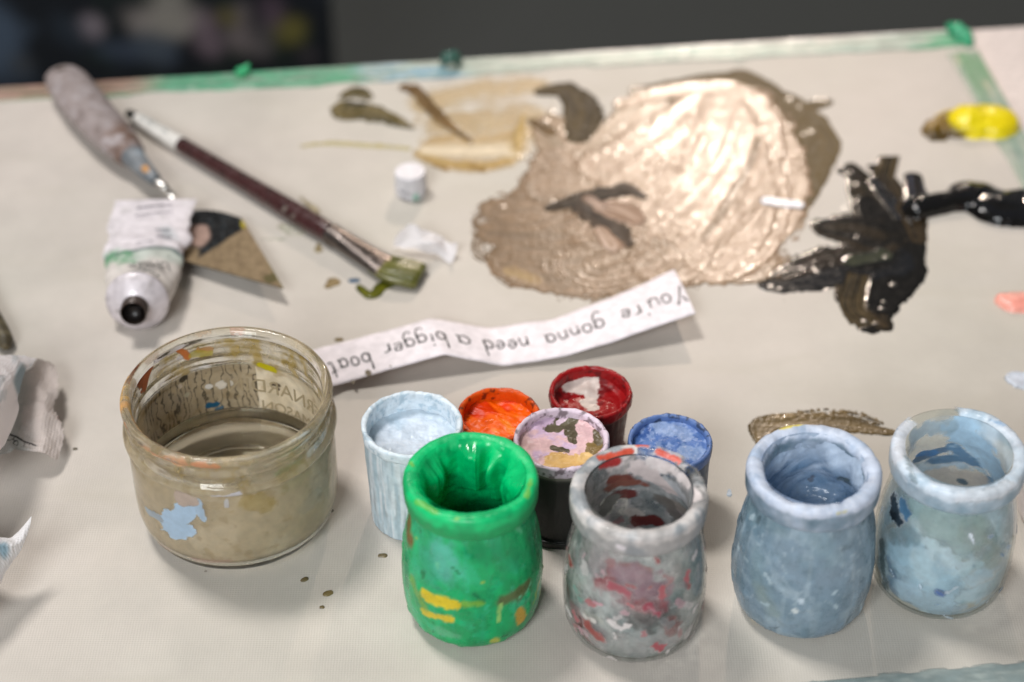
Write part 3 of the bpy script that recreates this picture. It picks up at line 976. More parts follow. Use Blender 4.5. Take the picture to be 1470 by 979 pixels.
def body(V, TH, Z):
    col = np.broadcast_to(L(0, 168, 98), V.shape).copy()
    n1, n2 = base_noise(V, 1, 70), base_noise(V, 2, 160)
    col = mix(col, L(0, 140, 82), sm(.0, .5, n1) * .8)
    col = mix(col, L(10, 182, 122), sm(.1, .5, n2) * .6)
    col = grime(V, TH, Z, col, L(50, 182, 138), L(0, 112, 62), 301, .7)
    for px, py, qx, qy, r, cc, s, so in [(632, 790, 640, 822, 7, (96, 184, 168), .7, .9), (612, 800, 620, 830, 6, (50, 150, 120), .6, .9), (585, 752, 588, 775, 4, (120, 84, 40), .9, .6),
                                     (612, 856, 650, 868, 2.6, (214, 190, 30), 1, .3), (610, 878, 645, 888, 1.8, (206, 184, 40), 1, .3), (592, 830, 610, 872, 2.2, (120, 160, 60), .7, .6),
                                     (668, 868, 690, 866, 1.6, (120, 170, 50), .8, .4), (722, 862, 756, 842, 3.4, (92, 84, 46), .85, .6), (746, 878, 749, 890, 2.3, (196, 160, 50), 1, .3),
                                     (718, 868, 716, 892, .8, (150, 200, 110), .9, .4), (632, 906, 652, 912, 2.5, (90, 176, 130), .7, .6), (710, 918, 712, 920, 1.6, (190, 190, 70), .9, .4),
                                     (583, 800, 584, 840, 2.5, (0, 130, 80), .7, .6), (690, 790, 740, 800, 8, (0, 128, 78), .6, .9), (765, 760, 770, 800, 6, (0, 92, 56), .5, .9)]:
        col = splat(V, col, wall(px, py, c, OUT[3:]), wall(qx, qy, c, OUT[3:]), r / 1000, L(*cc), s, .5, 320, px, so)
    col = chips(V, col, c, [(110, 196, 150), (0, 112, 66), (150, 186, 70), (60, 190, 140)], 26, 401, .3, .9)
    return col


def rim(V, TH, Z):
    col = np.broadcast_to(L(0, 194, 114), V.shape).copy()
    col = mix(col, L(0, 168, 98), sm(.0, .4, base_noise(V, 5, 120)))
    col = mix(col, L(0, 132, 72), sm(68.5, 65, Z + 3 * base_noise(V, 6, 200)) * .7)  # outer lip darker: thinner paint, plus the side's shade put into the colour
    for px, py, qx, qy, r, cc, s in [(600, 720, 625, 735, 1.3, (110, 176, 60), .7), (590, 665, 592, 670, 1.0, (120, 176, 60), .7), (756, 712, 762, 690, 1.1, (120, 180, 60), .7), (655, 745, 685, 745, .8, (150, 200, 90), .6)]:
        col = splat(V, col, at(px, py, .0712), at(qx, qy, .0712), r / 1000, L(*cc), s, .6, 400, px, .5)
    return col


def pcol(V, TH, Z):
    col = np.broadcast_to(L(0, 190, 110), V.shape).copy()
    col = mix(col, L(0, 150, 86), sm(.0, .4, base_noise(V, 9, 130)) * .7)
    col = mix(col, L(4, 84, 50), sm(44, 30, Z) * .8)  # shade of the deep cavity painted in: green darkens downwards
    return col


def pd(th, z, r, s):
    n = fbm(np.sin(th) * 2.4, np.cos(th) * 2.4, z * .10, 3, 14)
    st = fbm(np.sin(th) * 9, np.cos(th) * 9, z * .03, 3, 15)
    hf = fbm(np.sin(th) * 14, np.cos(th) * 14, z * .5, 3, 19)
    t2 = np.where(th < 0, th + 2 * np.pi, th)          # pi = far side
    wl = sm(72, 64, z) * sm(25, 32, z)
    d = (1.7 * n + .8 * st + .10 * hf + .3) * wl
    brs = 1 + .16 * fbm(np.sin(th) * 26, np.cos(th) * 26, z * .03, 2, 20)
    d += 6.5 * brs * np.exp(-((t2 - 3.12) / .24) ** 4) * sm(44, 52, z) * sm(71, 66, z)        # slab hanging at the back
    d += 5.0 * brs * np.exp(-((t2 - 2.6) / .13) ** 4) * sm(40, 47, z) * sm(70, 62, z)
    d += 5.5 * brs * np.exp(-((t2 - 1.75) / .45) ** 4) * sm(42, 50, z) * sm(71, 64, z)        # slab on the right
    d += 4.0 * brs * np.exp(-((t2 - 4.15) / .3) ** 4) * sm(42, 48, z) * sm(70, 62, z)
    d += 4.5 * brs * np.exp(-((t2 - .85) / .35) ** 4) * sm(34, 40, z) * sm(62, 50, z)
    return d + sm(26.5, 23.5, z) * 1.0 * fbm(r * .3, np.sin(th), np.cos(th), 3, 16) * sm(0, 6, r)


cup = [(21, 71.2), (19.6, 69.6), (18.6, 66), (18.4, 60), (19, 54), (20.4, 46), (22, 38), (22.5, 28), (19, 24), (10, 23), (0, 22.6)]
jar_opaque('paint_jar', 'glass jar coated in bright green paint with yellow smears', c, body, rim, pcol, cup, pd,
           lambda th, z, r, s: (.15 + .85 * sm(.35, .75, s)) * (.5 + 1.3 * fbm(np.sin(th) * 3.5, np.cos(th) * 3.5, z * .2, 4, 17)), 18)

# -- slate blue jar
c = (.1163, -.1653, .0003)
c_sl = c


def body(V, TH, Z):
    col = np.broadcast_to(L(124, 146, 162), V.shape).copy()
    n1, n2 = base_noise(V, 21, 60), base_noise(V, 22, 200)
    col = mix(col, L(100, 126, 142), sm(-.1, .4, n1) * .8)
    col = mix(col, L(146, 166, 178), sm(.1, .5, n2) * .6)
    col = grime(V, TH, Z, col, L(176, 194, 204), L(92, 116, 126), 311, .55)
    for px, py, qx, qy, r, cc, s, so in [(1058, 862, 1085, 896, 2.2, (196, 180, 70), .9, .4), (1085, 800, 1095, 850, 5, (132, 156, 166), .7, .9), (1150, 862, 1151, 864, 1.2, (200, 216, 228), .9, .4),
                                     (1141, 876, 1142, 878, 1.1, (206, 214, 214), .9, .4), (1170, 770, 1200, 800, 7, (120, 146, 158), .6, .9), (1075, 730, 1120, 760, 5, (124, 148, 158), .6, .9), (1090, 845, 1110, 880, 4, (146, 160, 150), .4, .9)]:
        col = splat(V, col, wall(px, py, c_sl, OUT[3:]), wall(qx, qy, c_sl, OUT[3:]), r / 1000, L(*cc), s, .5, 320, px, so)
    col = chips(V, col, c_sl, [(176, 196, 206), (92, 112, 122), (150, 170, 180)], 30, 411, .3, 1.0)
    return col


def rim(V, TH, Z):
    col = np.broadcast_to(L(196, 206, 224), V.shape).copy()
    col = mix(col, L(168, 186, 210), sm(.0, .45, base_noise(V, 25, 140)) * .8)
    col = grime(V, TH, Z, col, L(220, 224, 234), L(128, 150, 174), 321, .45)
    col = mix(col, L(104, 128, 144), sm(69.4, 67.4, Z + 2.5 * base_noise(V, 26, 200)) * (base_noise(V, 27, 150) * .6 + .75))  # outer band: thinner paint, with shade below the lit top painted in
    for px, py, qx, qy, r, cc, s in [(1122, 614, 1146, 609, 1.8, (222, 206, 90), 1), (1175, 747, 1176, 746, 1.6, (214, 208, 110), .9), (1205, 738, 1215, 734, 1.0, (206, 200, 140), .7), (1208, 612, 1230, 622, 1.0, (214, 200, 120), .7),
                                     (1100, 718, 1120, 730, 1.2, (90, 104, 118), .8), (1128, 738, 1150, 744, 1.0, (100, 110, 120), .7), (1106, 650, 1112, 644, 1.6, (196, 190, 214), .8)]:
        col = splat(V, col, at(px, py, .0712), at(qx, qy, .0712), r / 1000, L(*cc), s, .6, 420, px, .4)
    return col


def pcol(V, TH, Z):
    col = np.broadcast_to(L(172, 188, 208), V.shape).copy()
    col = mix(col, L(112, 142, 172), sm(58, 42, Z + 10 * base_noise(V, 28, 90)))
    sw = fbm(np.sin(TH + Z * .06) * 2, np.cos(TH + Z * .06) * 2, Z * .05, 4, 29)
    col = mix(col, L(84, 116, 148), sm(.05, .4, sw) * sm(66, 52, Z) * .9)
    col = mix(col, L(168, 190, 214), sm(.05, .4, -sw) * .5)
    for px, py, qx, qy, r, cc, s in [(1200, 672, 1222, 690, 2.6, (70, 84, 88), .9), (1166, 684, 1163, 688, 1.0, (92, 84, 84), .6)]:
        p1, p2 = wall(px, py, c_sl, cup2[:8], True), wall(qx, qy, c_sl, cup2[:8], True)
        col = splat(V, col, p1, p2, r / 1000, L(*cc), s, .6, 420, px, .4)
    return col


def pd(th, z, r, s):
    sw = fbm(np.sin(th + z * .06) * 2, np.cos(th + z * .06) * 2, z * .05, 4, 29)
    n = fbm(np.sin(th) * 3, np.cos(th) * 3, z * .12, 4, 34)
    d = (1.2 * n + 1.3 * sw + .4) * sm(72, 64, z)
    d += 3.2 * np.exp(-((th - 2.5) / .3) ** 2) * np.exp(-((z - 58) / 6) ** 2)
    d += 2.0 * np.exp(-((th - 1.7) / .3) ** 2) * np.exp(-((z - 60) / 6) ** 2)
    return d + sm(46, 40, z) * 2.4 * fbm(r * .22, np.sin(th + r * .1) * 1.3, np.cos(th + r * .1) * 1.3, 3, 36) * sm(0, 8, r)


cup2 = [(20.4, 70.8), (19.8, 68), (19.4, 64), (19.4, 58), (20, 52), (20.6, 47), (19.5, 42.5), (14, 39.5), (7, 38.5), (0, 38)]
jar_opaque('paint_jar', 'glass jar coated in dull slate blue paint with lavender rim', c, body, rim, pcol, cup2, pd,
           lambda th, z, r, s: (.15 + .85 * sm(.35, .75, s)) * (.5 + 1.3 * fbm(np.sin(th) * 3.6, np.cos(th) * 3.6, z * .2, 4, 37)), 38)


# -- glass jars with paint inside
SHELL = OUT[:-1] + LIP + INN[1:]


def jar_clear(name, label, c, coatf, smearf, cup, cdisp, seed):
    t = thing(name, label, 'jar', c, JARS)
    V, TH, Z, R_, S = lathe(SHELL, 120, 140, c)
    mk('jar_body', V, gridF(120, 140, True), M['jarglass'], t)
    V, TH, Z, R_, S = lathe(cup, 150, 240, c, cdisp)
    col, al = coatf(V, TH, Z)
    mk('paint', V, gridF(150, 240, True), M['alpha'], t, col=col, alp=al)
    out = [(r + .25, z) for r, z in OUT[3:]] + [(r + .25 if z < 71 else r, z + (.25 if z > 70 else 0)) for r, z in LIP[1:-2]]
    V, TH, Z, R_, S = lathe(out, 120, 260, c, lambda th, z, r, s: .15 + .2 * fbm(np.sin(th) * 6, np.cos(th) * 6, z * .3, 4, seed) + sm(68, 70, z) * (.3 + .8 * fbm(np.sin(th) * 3.6, np.cos(th) * 3.6, z * .2, 3, seed + 2)))
    col, al = smearf(V, TH, Z)
    mk('paint_smear', V, gridF(120, 260, True), M['alpha'], t, col=col, alp=al)
    return t


# -- grey jar
c = (.0483, -.1780, .0003)
c_gr = c


def coat(V, TH, Z):
    n1, n2 = base_noise(V, 41, 75), base_noise(V, 42, 190)
    n3 = base_noise(V, 43, 120)
    col = np.broadcast_to(L(170, 172, 172), V.shape).copy()
    col = mix(col, L(214, 208, 208), sm(.0, .35, n1) * .8)
    col = mix(col, L(134, 144, 146), sm(.05, .4, -n1) * .8)
    col = mix(col, L(190, 160, 166), sm(.12, .4, n3) * .7 * sm(55, 35, Z))
    col = mix(col, L(176, 96, 100), sm(.34, .5, n2) * .6 * sm(50, 30, Z))
    col = mix(col, L(96, 100, 100), sm(.3, .5, -n3) * .6)
    col = grime(V, TH, Z, col, L(226, 222, 222), L(112, 120, 122), 331, .9)
    al = .86 + .5 * n2 + .3 * n1
    al = np.clip(al, .35, 1) * np.where(Z > 62, .6, 1)
    al = np.maximum(al, sm(7, 4, Z))
    for far, px, py, qx, qy, r, cc, s in [(0, 850, 795, 880, 800, 5, (206, 196, 196), .8), (0, 870, 820, 900, 850, 5, (182, 150, 164), .8), (0, 835, 820, 860, 860, 5, (206, 204, 206), .7), (0, 985, 800, 995, 880, 4, (190, 196, 198), .7),
                                          (0, 825, 880, 845, 920, 5, (166, 96, 100), .9), (0, 815, 850, 822, 880, 3, (150, 80, 80), .8), (0, 900, 900, 950, 915, 7, (176, 178, 180), .8), (0, 950, 830, 975, 850, 4, (200, 190, 192), .8),
                                          (1, 880, 690, 900, 690, 3.6, (120, 62, 52), 1), (1, 940, 668, 985, 690, 3.6, (226, 216, 214), 1), (1, 900, 655, 950, 655, 2.4, (222, 208, 206), 1), (1, 960, 720, 985, 735, 3, (150, 140, 132), .9)]:
        pf = cup3[1:-2]
        col = splat(V, col, wall(px, py, c_gr, pf, bool(far)), wall(qx, qy, c_gr, pf, bool(far)), r / 1000, L(*cc), s, .8, 260, px, .5, al, .95)
    for far, px, py, qx, qy, r, cc, s in [(0, 888, 828, 930, 880, 6, (150, 96, 108), .9), (0, 905, 860, 950, 870, 4.5, (146, 70, 84), .9), (0, 835, 905, 850, 915, 4, (156, 70, 66), .9), (0, 818, 870, 830, 905, 3.5, (150, 84, 80), .8),
                                          (0, 920, 888, 960, 893, 5.5, (62, 64, 62), .85), (0, 850, 800, 880, 830, 8, (176, 160, 164), .8), (0, 880, 815, 925, 822, 3, (164, 74, 80), .8), (0, 838, 880, 858, 890, 2.4, (214, 208, 202), .9),
                                          (0, 960, 860, 1000, 800, 5, (136, 150, 150), .8), (0, 860, 920, 950, 925, 7, (176, 172, 174), .8), (0, 965, 890, 968, 905, 3, (150, 66, 66), .9), (0, 900, 830, 945, 850, 6, (158, 112, 130), .9), (0, 858, 838, 875, 835, 3, (170, 74, 84), .9), (0, 925, 868, 950, 872, 3, (160, 60, 76), .9),
                                          (1, 875, 700, 915, 692, 3.4, (140, 84, 70), 1), (1, 885, 710, 905, 708, 3.2, (112, 48, 44), 1), (1, 940, 690, 985, 720, 5, (190, 192, 196), 1), (1, 915, 672, 960, 700, 3.5, (220, 206, 204), 1),
                                          (1, 880, 668, 960, 665, 3.2, (214, 202, 200), .9), (1, 866, 668, 884, 664, 2.2, (176, 50, 50), 1), (1, 865, 735, 880, 715, 3, (120, 122, 118), 1), (1, 905, 735, 920, 740, 2.4, (196, 190, 186), 1),
                                          (1, 912, 748, 945, 748, 2.6, (98, 28, 26), 1), (1, 950, 715, 975, 745, 4, (110, 104, 98), .9)]:
        pf = cup3[1:-2]
        col = splat(V, col, wall(px, py, c_gr, pf, bool(far)), wall(qx, qy, c_gr, pf, bool(far)), r / 1000, L(*cc), s, .7, 300, px, .4, al, .95)
    return col, al


def smear(V, TH, Z):
    n1, n2 = base_noise(V, 45, 110), base_noise(V, 46, 260)
    col = np.broadcast_to(L(222, 216, 213), V.shape).copy()
    col = mix(col, L(150, 156, 160), sm(.0, .4, n1))
    col = grime(V, TH, Z, col, L(238, 230, 227), L(156, 158, 160), 351, .5)
    col = mix(col, L(126, 128, 130), sm(69.2, 67, Z + 3 * n2) * sm(60, 62, Z) * .6)
    lipm = sm(60, 63, Z)
    right = sm(.9, 1.5, TH)
    al = lipm * np.clip(.85 + .6 * n1 - .75 * right * sm(-.3, .3, n2 + .25), 0, 1) + (1 - lipm) * np.clip(.10 + .25 * n2, 0, .35)
    for px, py, qx, qy, r, cc in [(862, 658, 905, 648, 1.8, (206, 84, 62)), (918, 640, 928, 642, 1.6, (222, 92, 62)), (945, 648, 975, 662, 1.6, (214, 86, 66)), (912, 780, 940, 778, 1.9, (140, 50, 42)), (962, 772, 1000, 748, 1.9, (150, 62, 46)),
                                 (880, 788, 905, 782, 1.6, (206, 200, 204)), (990, 700, 1000, 715, 2.4, (220, 210, 208))]:
        h = .0718 if py < 720 else .066
        col = splat(V, col, at(px, py, h), at(qx, qy, h), r / 1250, L(*cc), 1, .6, 420, px, .35, al, .95)
    for px, py, qx, qy, r, cc in [(880, 840, 900, 850, 2.6, (170, 90, 100)), (845, 895, 860, 915, 3, (160, 76, 70)), (940, 800, 945, 806, 1.6, (160, 70, 70)), (819, 800, 822, 810, 1.8, (146, 52, 44)), (985, 838, 988, 842, 1.6, (160, 80, 80)),
                                 (930, 870, 945, 880, 2.4, (160, 70, 86)), (842, 884, 852, 890, 1.6, (222, 216, 210)), (826, 845, 834, 858, 2.2, (110, 150, 140))]:
        col = splat(V, col, wall(px, py, c_gr, OUT[3:]), wall(qx, qy, c_gr, OUT[3:]), r / 1000, L(*cc), 1, .9, 380, px, .7, al, .8)
    col = chips(V, col, c_gr, [(176, 84, 92), (222, 214, 212), (150, 60, 64), (104, 108, 110), (196, 150, 160), (214, 206, 206)], 60, 421, .4, 1.7, 50, al)
    return col, al


cup3 = [(20.4, 70.4), (19.3, 67), (19.1, 64), (20.0, 58.5), (21.4, 55), (22.9, 51), (24.8, 44), (26.2, 35), (26.8, 25), (26.7, 16), (26.0, 9.2), (24.3, 5), (21.5, 3.4), (0, 2.9)]
jar_clear('paint_jar', 'cloudy grey glass jar with pink and red paint stains', c, coat, smear, cup3,
          lambda th, z, r, s: .1 + .12 * fbm(np.sin(th) * 5, np.cos(th) * 5, z * .2, 4, 48), 49)

# -- light blue jar
c = (.1738, -.1553, .0003)
c_lb = c


def coat(V, TH, Z):
    n1, n2 = base_noise(V, 51, 60), base_noise(V, 52, 180)
    col = np.broadcast_to(L(204, 222, 236), V.shape).copy()
    col = mix(col, L(184, 204, 212), sm(.0, .4, n1) * .8)
    col = grime(V, TH, Z, col, L(206, 224, 236), L(140, 168, 184), 341, .9)
    col = mix(col, L(190, 210, 224), sm(.1, .5, n2) * .6)
    al = np.clip(.93 + .5 * n1, .3, 1)
    gap = sm(-.85, -1.15, TH + .25 * n1) * sm(-2.3, -2.0, TH) * sm(30, 40, Z)
    gap = np.maximum(gap, sm(1.15, 1.35, TH + .3 * n1) * sm(2.3, 2.0, TH) * sm(28, 40, Z) * .6)
    al = al * (1 - .85 * gap)
    T2 = np.where(TH < 0, TH + 2 * np.pi, TH)
    al = al * (1 - .8 * sm(2.9, 3.05, T2 + .15 * n2) * sm(4.1, 3.9, T2 + .15 * n2) * sm(40, 46, Z + 3 * n2))
    al = np.maximum(al, sm(7, 4, Z))
    col = mix(col, L(206, 196, 184), sm(14, 10, Z) * sm(.0, .3, n2 + .3))
    for far, px, py, qx, qy, r, cc, s in [(0, 1290, 845, 1310, 855, 6, (110, 150, 190), .8), (0, 1285, 815, 1295, 830, 5, (84, 126, 166), .8), (0, 1300, 800, 1350, 840, 9, (186, 214, 236), .9), (0, 1330, 730, 1390, 770, 9, (166, 188, 190), .85), (0, 1400, 830, 1440, 800, 5, (196, 216, 234), .8), (0, 1300, 850, 1350, 870, 6, (190, 214, 236), .9), (0, 1320, 800, 1330, 830, 4, (206, 226, 242), .8),
                                          (0, 1335, 868, 1440, 860, 6, (176, 196, 214), .8), (0, 1346, 850, 1352, 852, 1.6, (80, 120, 180), .9), (0, 1282, 770, 1310, 768, 4, (122, 146, 160), .7), (0, 1400, 760, 1430, 800, 6, (150, 166, 160), .6),
                                          (1, 1318, 660, 1355, 645, 3, (96, 128, 160), 1), (1, 1340, 662, 1405, 664, 3.0, (92, 136, 172), 1), (1, 1368, 640, 1385, 655, 2.8, (96, 138, 174), 1), (1, 1380, 620, 1440, 690, 8, (172, 204, 228), 1),
                                          (1, 1320, 652, 1338, 650, 2, (60, 130, 190), 1), (1, 1310, 630, 1360, 612, 4, (150, 176, 192), .8), (1, 1410, 690, 1420, 692, 3, (112, 160, 196), 1), (1, 1330, 690, 1400, 690, 6, (214, 200, 188), .9), (1, 1378, 690, 1384, 692, 1.6, (84, 112, 130), 1)]:
        pf = cup4[1:-2]
        col = splat(V, col, wall(px, py, c_lb, pf, bool(far)), wall(qx, qy, c_lb, pf, bool(far)), r / 1000, L(*cc), s, .5, 300, px, .4, al, .95)
    return col, al


def smear(V, TH, Z):
    n1, n2 = base_noise(V, 55, 110), base_noise(V, 56, 260)
    col = np.broadcast_to(L(212, 224, 236), V.shape).copy()
    col = mix(col, L(186, 206, 222), sm(.0, .4, n1))
    col = grime(V, TH, Z, col, L(232, 238, 246), L(148, 172, 186), 361, .45)
    col = mix(col, L(118, 146, 162), sm(69.2, 66.5, Z + 3 * n2) * sm(26.1, 26.2, np.hypot(V[..., 0] - c_lb[0], V[..., 1] - c_lb[1]) * 1000 + .3) * (.6 + .6 * n1))  # outer lip band: thinner paint and its shade, both in the colour
    lipm = sm(60, 62.5, Z)
    T2 = np.where(TH < 0, TH + 2 * np.pi, TH)
    bare = sm(2.9, 3.02, T2 + .12 * n2) * sm(3.95, 3.8, T2 + .12 * n2)
    al = lipm * np.clip(.95 + .5 * n1 - bare * .95, 0, 1) + (1 - lipm) * np.clip(.02 + .3 * n2, 0, .25)
    for px, py, qx, qy, r, cc, a_ in [(1284, 720, 1292, 750, 2.6, (30, 44, 56), .95), (1282, 738, 1284, 742, 2, (24, 32, 40), 1), (1296, 722, 1302, 740, 2, (60, 104, 140), .8), (1268, 780, 1272, 840, 2, (60, 74, 76), .6), (1345, 848, 1352, 853, 1.2, (80, 110, 170), .8)]:
        col = splat(V, col, wall(px, py, c_lb, OUT[3:]), wall(qx, qy, c_lb, OUT[3:]), r / 1000, L(*cc), 1, .8, 420, px, .35, al, a_)
    for px, py, qx, qy, r, cc in [(1288, 655, 1300, 616, 3.6, (232, 236, 246)), (1436, 598, 1466, 640, 3.2, (226, 234, 246)), (1380, 718, 1450, 700, 3.0, (232, 238, 246)), (1330, 716, 1350, 722, 2.4, (226, 234, 242)), (1425, 606, 1440, 612, 1.3, (120, 170, 214)), (1300, 660, 1312, 690, 1.4, (150, 168, 178)), (1340, 725, 1400, 735, 1.6, (128, 148, 156))]:
        col = splat(V, col, at(px, py, .0712), at(qx, qy, .0712), r / 1000, L(*cc), .8, .7, 420, px, .5, al, .9)
    col = chips(V, col, c_lb, [(206, 226, 242), (130, 166, 196), (224, 234, 244), (90, 124, 156)], 14, 431, .3, 1.0, 50, al)
    return col, al


cup4 = [(20.6, 70.8), (19.4, 67), (19.1, 64), (20.0, 58.5), (21.4, 55), (22.9, 51), (24.8, 44), (26.2, 35), (26.8, 25), (26.7, 16), (26.0, 9.2), (24.3, 5), (21.5, 3.4), (0, 2.9)]
jar_clear('paint_jar', 'light blue painted glass jar with a bare glass patch', c, coat, smear, cup4,
          lambda th, z, r, s: .1 + .12 * fbm(np.sin(th) * 5, np.cos(th) * 5, z * .2, 4, 58), 59)


# ------------------------------------------------------------------ small pots
POTS = 'small plastic paint pots clustered behind the jars'


def pot(label, c, R0, h, wallc, rimc, fillz, fillf, filld, seed, base=.88, flare=False, drip=.3, wallf=None, mat='chalky', sink=1.0):
    t = thing('paint_pot', label, 'pot', c, POTS)
    b = R0 * base
    if flare:
        prof = [(0, .4), (b * .9, 0), (b * 1.02, .6), (b * 1.04, 4), (b * .96, 6), (R0 * .93, h - 8), (R0 * .97, h - 5)]
    else:
        prof = [(0, .4), (b - 1.5, 0), (b, 1.2), (b + (R0 - b) * .3, h * .3), (R0 * .97, h - 5)]
    V, TH, Z, R_, S = lathe(prof, 60, 160, c, lambda th, z, r, s: drip * fbm(th * 9, z * .06, 0, 4, seed))
    col = mix(np.broadcast_to(wallc, V.shape), wallc * .7, sm(0, .4, fbm(TH * 8, Z * .08, 0, 4, seed + 1)))
    if wallf:
        col = wallf(V, TH, Z, col)
    mk('pot_wall', V, gridF(60, 160, True), M[mat], t, col=col)
    lip = [(R0 * .97, h - 5), (R0 * 1.0, h - 4), (R0 * 1.0, h - .8), (R0 - .6, h), (R0 - 1.5, h - .3), (R0 - 1.9, h - 1.5), (R0 - 2, fillz - 1)]
    V, TH, Z, R_, S = lathe(lip, 34, 220, c, lambda th, z, r, s: .2 + (.25 + drip) * fbm(np.sin(th) * 6, np.cos(th) * 6, z * .3, 4, seed + 2))
    n = fbm(V[..., 0] * 500, V[..., 1] * 500, V[..., 2] * 500, 3, seed + 3)
    col = mix(np.broadcast_to(rimc[0], V.shape), rimc[1], sm(.1, .35, n))
    mk('rim', V, gridF(34, 220, True), M[mat], t, col=col)
    # paint surface: a disc heightfield
    nr, ntt = 70, 220
    rr = np.linspace(0, R0 - 1.75, nr)
    th = np.linspace(-np.pi, np.pi, ntt, endpoint=False)
    RR, TH = np.meshgrid(rr, th, indexing='ij')
    x, y = RR * np.sin(TH), -RR * np.cos(TH)
    z = fillz + filld(x, y, RR) + sink * sm(R0 * .72, R0 * .98, RR)
    V = np.stack([c[0] + x / 1000, c[1] + y / 1000, c[2] + z / 1000], -1)
    mk('paint', V, gridF(nr, ntt, True)[:, ::-1], M['inner'], t, col=fillf(V, x, y))
    return t


# white pot
c = (-.0411, -.1154, .0003)


def ff(V, x, y):
    col = np.broadcast_to(L(206, 216, 228), V.shape).copy()
    col = mix(col, L(170, 190, 206), sm(.0, .4, fbm(x * .12, y * .12, 0, 4, 61)) * sm(2, 10, y) * .8)
    return mix(col, L(178, 194, 206), sm(13, 17, np.hypot(x, y)) * .7)


def wf(V, TH, Z, col):
    st = fbm(TH * 13, Z * .05, 0, 4, 64)
    col = mix(col, L(216, 224, 230), sm(.05, .3, st))
    return mix(col, L(160, 182, 194), sm(.1, .4, -st) * .7)


pot('cylindrical pot of thick white paint with drippy pale blue walls', c, 20.6, 50, L(198, 212, 220), (L(216, 226, 234), L(184, 202, 214)), 40,
    ff, lambda x, y, r: 1.4 * fbm(x * .13, y * .13, 0, 4, 62) + .8 * np.exp(-((x + 4) ** 2 + (y - 5) ** 2) / 6), 63, base=.9, drip=.45, wallf=wf, sink=1.5)

# orange pot
c = (-.0057, -.0933, .0003)


def ff(V, x, y):
    n = fbm(x * .12 + y * .08, y * .1, 0, 3, 71)
    col = np.broadcast_to(L(246, 98, 0), V.shape).copy()
    col = mix(col, L(226, 58, 0), sm(.1, .4, n))
    return mix(col, L(250, 132, 16), sm(.1, .4, -n))


pot('small pot of bright orange paint', c, 17.2, 36, L(120, 40, 14), (L(216, 82, 14), L(120, 44, 18)), 30,
    ff, lambda x, y, r: 2.6 * fbm(x * .09 + y * .07, y * .1, 0, 3, 72) + .9 * np.abs(fbm(x * .2, y * .26, 0, 2, 73)), 74, flare=True, mat='inner')

# red pot
c = (.0337, -.0792, .0003)


def ff(V, x, y):
    col = np.broadcast_to(L(150, 14, 18), V.shape).copy()
    col = mix(col, L(110, 8, 14), sm(.0, .4, fbm(x * .2, y * .2, 0, 3, 81)))
    for px, py, qx, qy, r in [(820, 550, 846, 552, 4.2), (846, 546, 850, 575, 3.4), (880, 556, 878, 566, 1.4), (874, 570, 866, 578, 1.6), (836, 570, 850, 580, 2.4), (832, 545, 850, 540, 2.4)]:
        col = splat(V, col, at(px, py, .032), at(qx, qy, .032), r / 1000, L(206, 192, 184), 1, .5, 320, px, .15)
    return col


pot('small pot of deep red paint with a white splash inside', c, 17.6, 36, L(84, 16, 18), (L(150, 20, 24), L(104, 10, 14)), 29.5,
    ff, lambda x, y, r: 1.6 * fbm(x * .12, y * .12, 0, 3, 82), 83, flare=True, mat='inner', sink=2)

# pink pot
c = (.0202, -.1214, .0003)


def ff(V, x, y):
    n = fbm(x * .16 + 3, y * .16, 0, 4, 91)
    col = np.broadcast_to(L(222, 184, 186), V.shape).copy()
    col = mix(col, L(208, 180, 206), sm(.0, .35, n))
    col = mix(col, L(196, 164, 160), sm(-10, -14, x + 2 * n) * .8)
    for px, py, qx, qy, r, cc in [(796, 612, 818, 606, 3.2, (92, 84, 62)), (818, 614, 822, 632, 1.8, (84, 76, 56)), (795, 642, 812, 646, 1.4, (84, 76, 56)), (858, 636, 850, 648, 2.6, (128, 106, 62)), (856, 620, 860, 634, 1.4, (96, 84, 60)),
                                 (796, 662, 826, 664, 4, (218, 176, 108)), (836, 658, 842, 654, 2.2, (222, 184, 120)), (802, 606, 812, 600, 1.0, (214, 190, 206))]:
        col = splat(V, col, at(px, py, .043), at(qx, qy, .043), r / 1000, L(*cc), 1, .55, 420, px, .15)
    return col


def wf(V, TH, Z, col):
    return mix(np.broadcast_to(L(40, 40, 38), V.shape), L(150, 146, 136), sm(38.5, 41, Z) * .8)


pot('largest small pot holding pale pink and lilac paint with dark walls', c, 19.4, 47, L(48, 48, 46), (L(222, 204, 218), L(140, 124, 132)), 42.5,
    ff, lambda x, y, r: 1.3 * fbm(x * .12, y * .15, 0, 3, 92) + .5 * np.abs(fbm(x * .3, y * .3, 0, 2, 93)), 94, flare=True, mat='inner', wallf=wf)

# blue pot
c = (.0656, -.1130, .0003)


def ff(V, x, y):
    n = fbm(x * .2, y * .2, 0, 4, 101)
    col = np.broadcast_to(L(88, 122, 184), V.shape).copy()
    col = mix(col, L(60, 94, 158), sm(-.1, .3, n) * sm(2, -8, x))
    col = mix(col, L(140, 164, 210), sm(.0, .35, fbm(x * .45, y * .45, 2, 4, 102)) * .8)
    col = splat(V, col, at(950, 612, .036), at(985, 622, .036), .0034, L(150, 172, 212), .9, .5, 420, 5, .3)
    return splat(V, col, at(985, 645, .036), at(1000, 650, .036), .004, L(138, 164, 208), .9, .5, 420, 6, .3)


pot('small pot of crusty cornflower blue paint behind the grey jar', c, 17.4, 38, L(62, 84, 112), (L(96, 124, 180), L(56, 72, 104)), 34.5,
    ff, lambda x, y, r: 1.2 * fbm(x * .16, y * .16, 0, 3, 103) + .25 * fbm(x * .7, y * .7, 0, 2, 105) + 1.2 * np.exp(-((x - 2) ** 2 + (y - 8) ** 2) / 16), 104, drip=.3, base=.93)

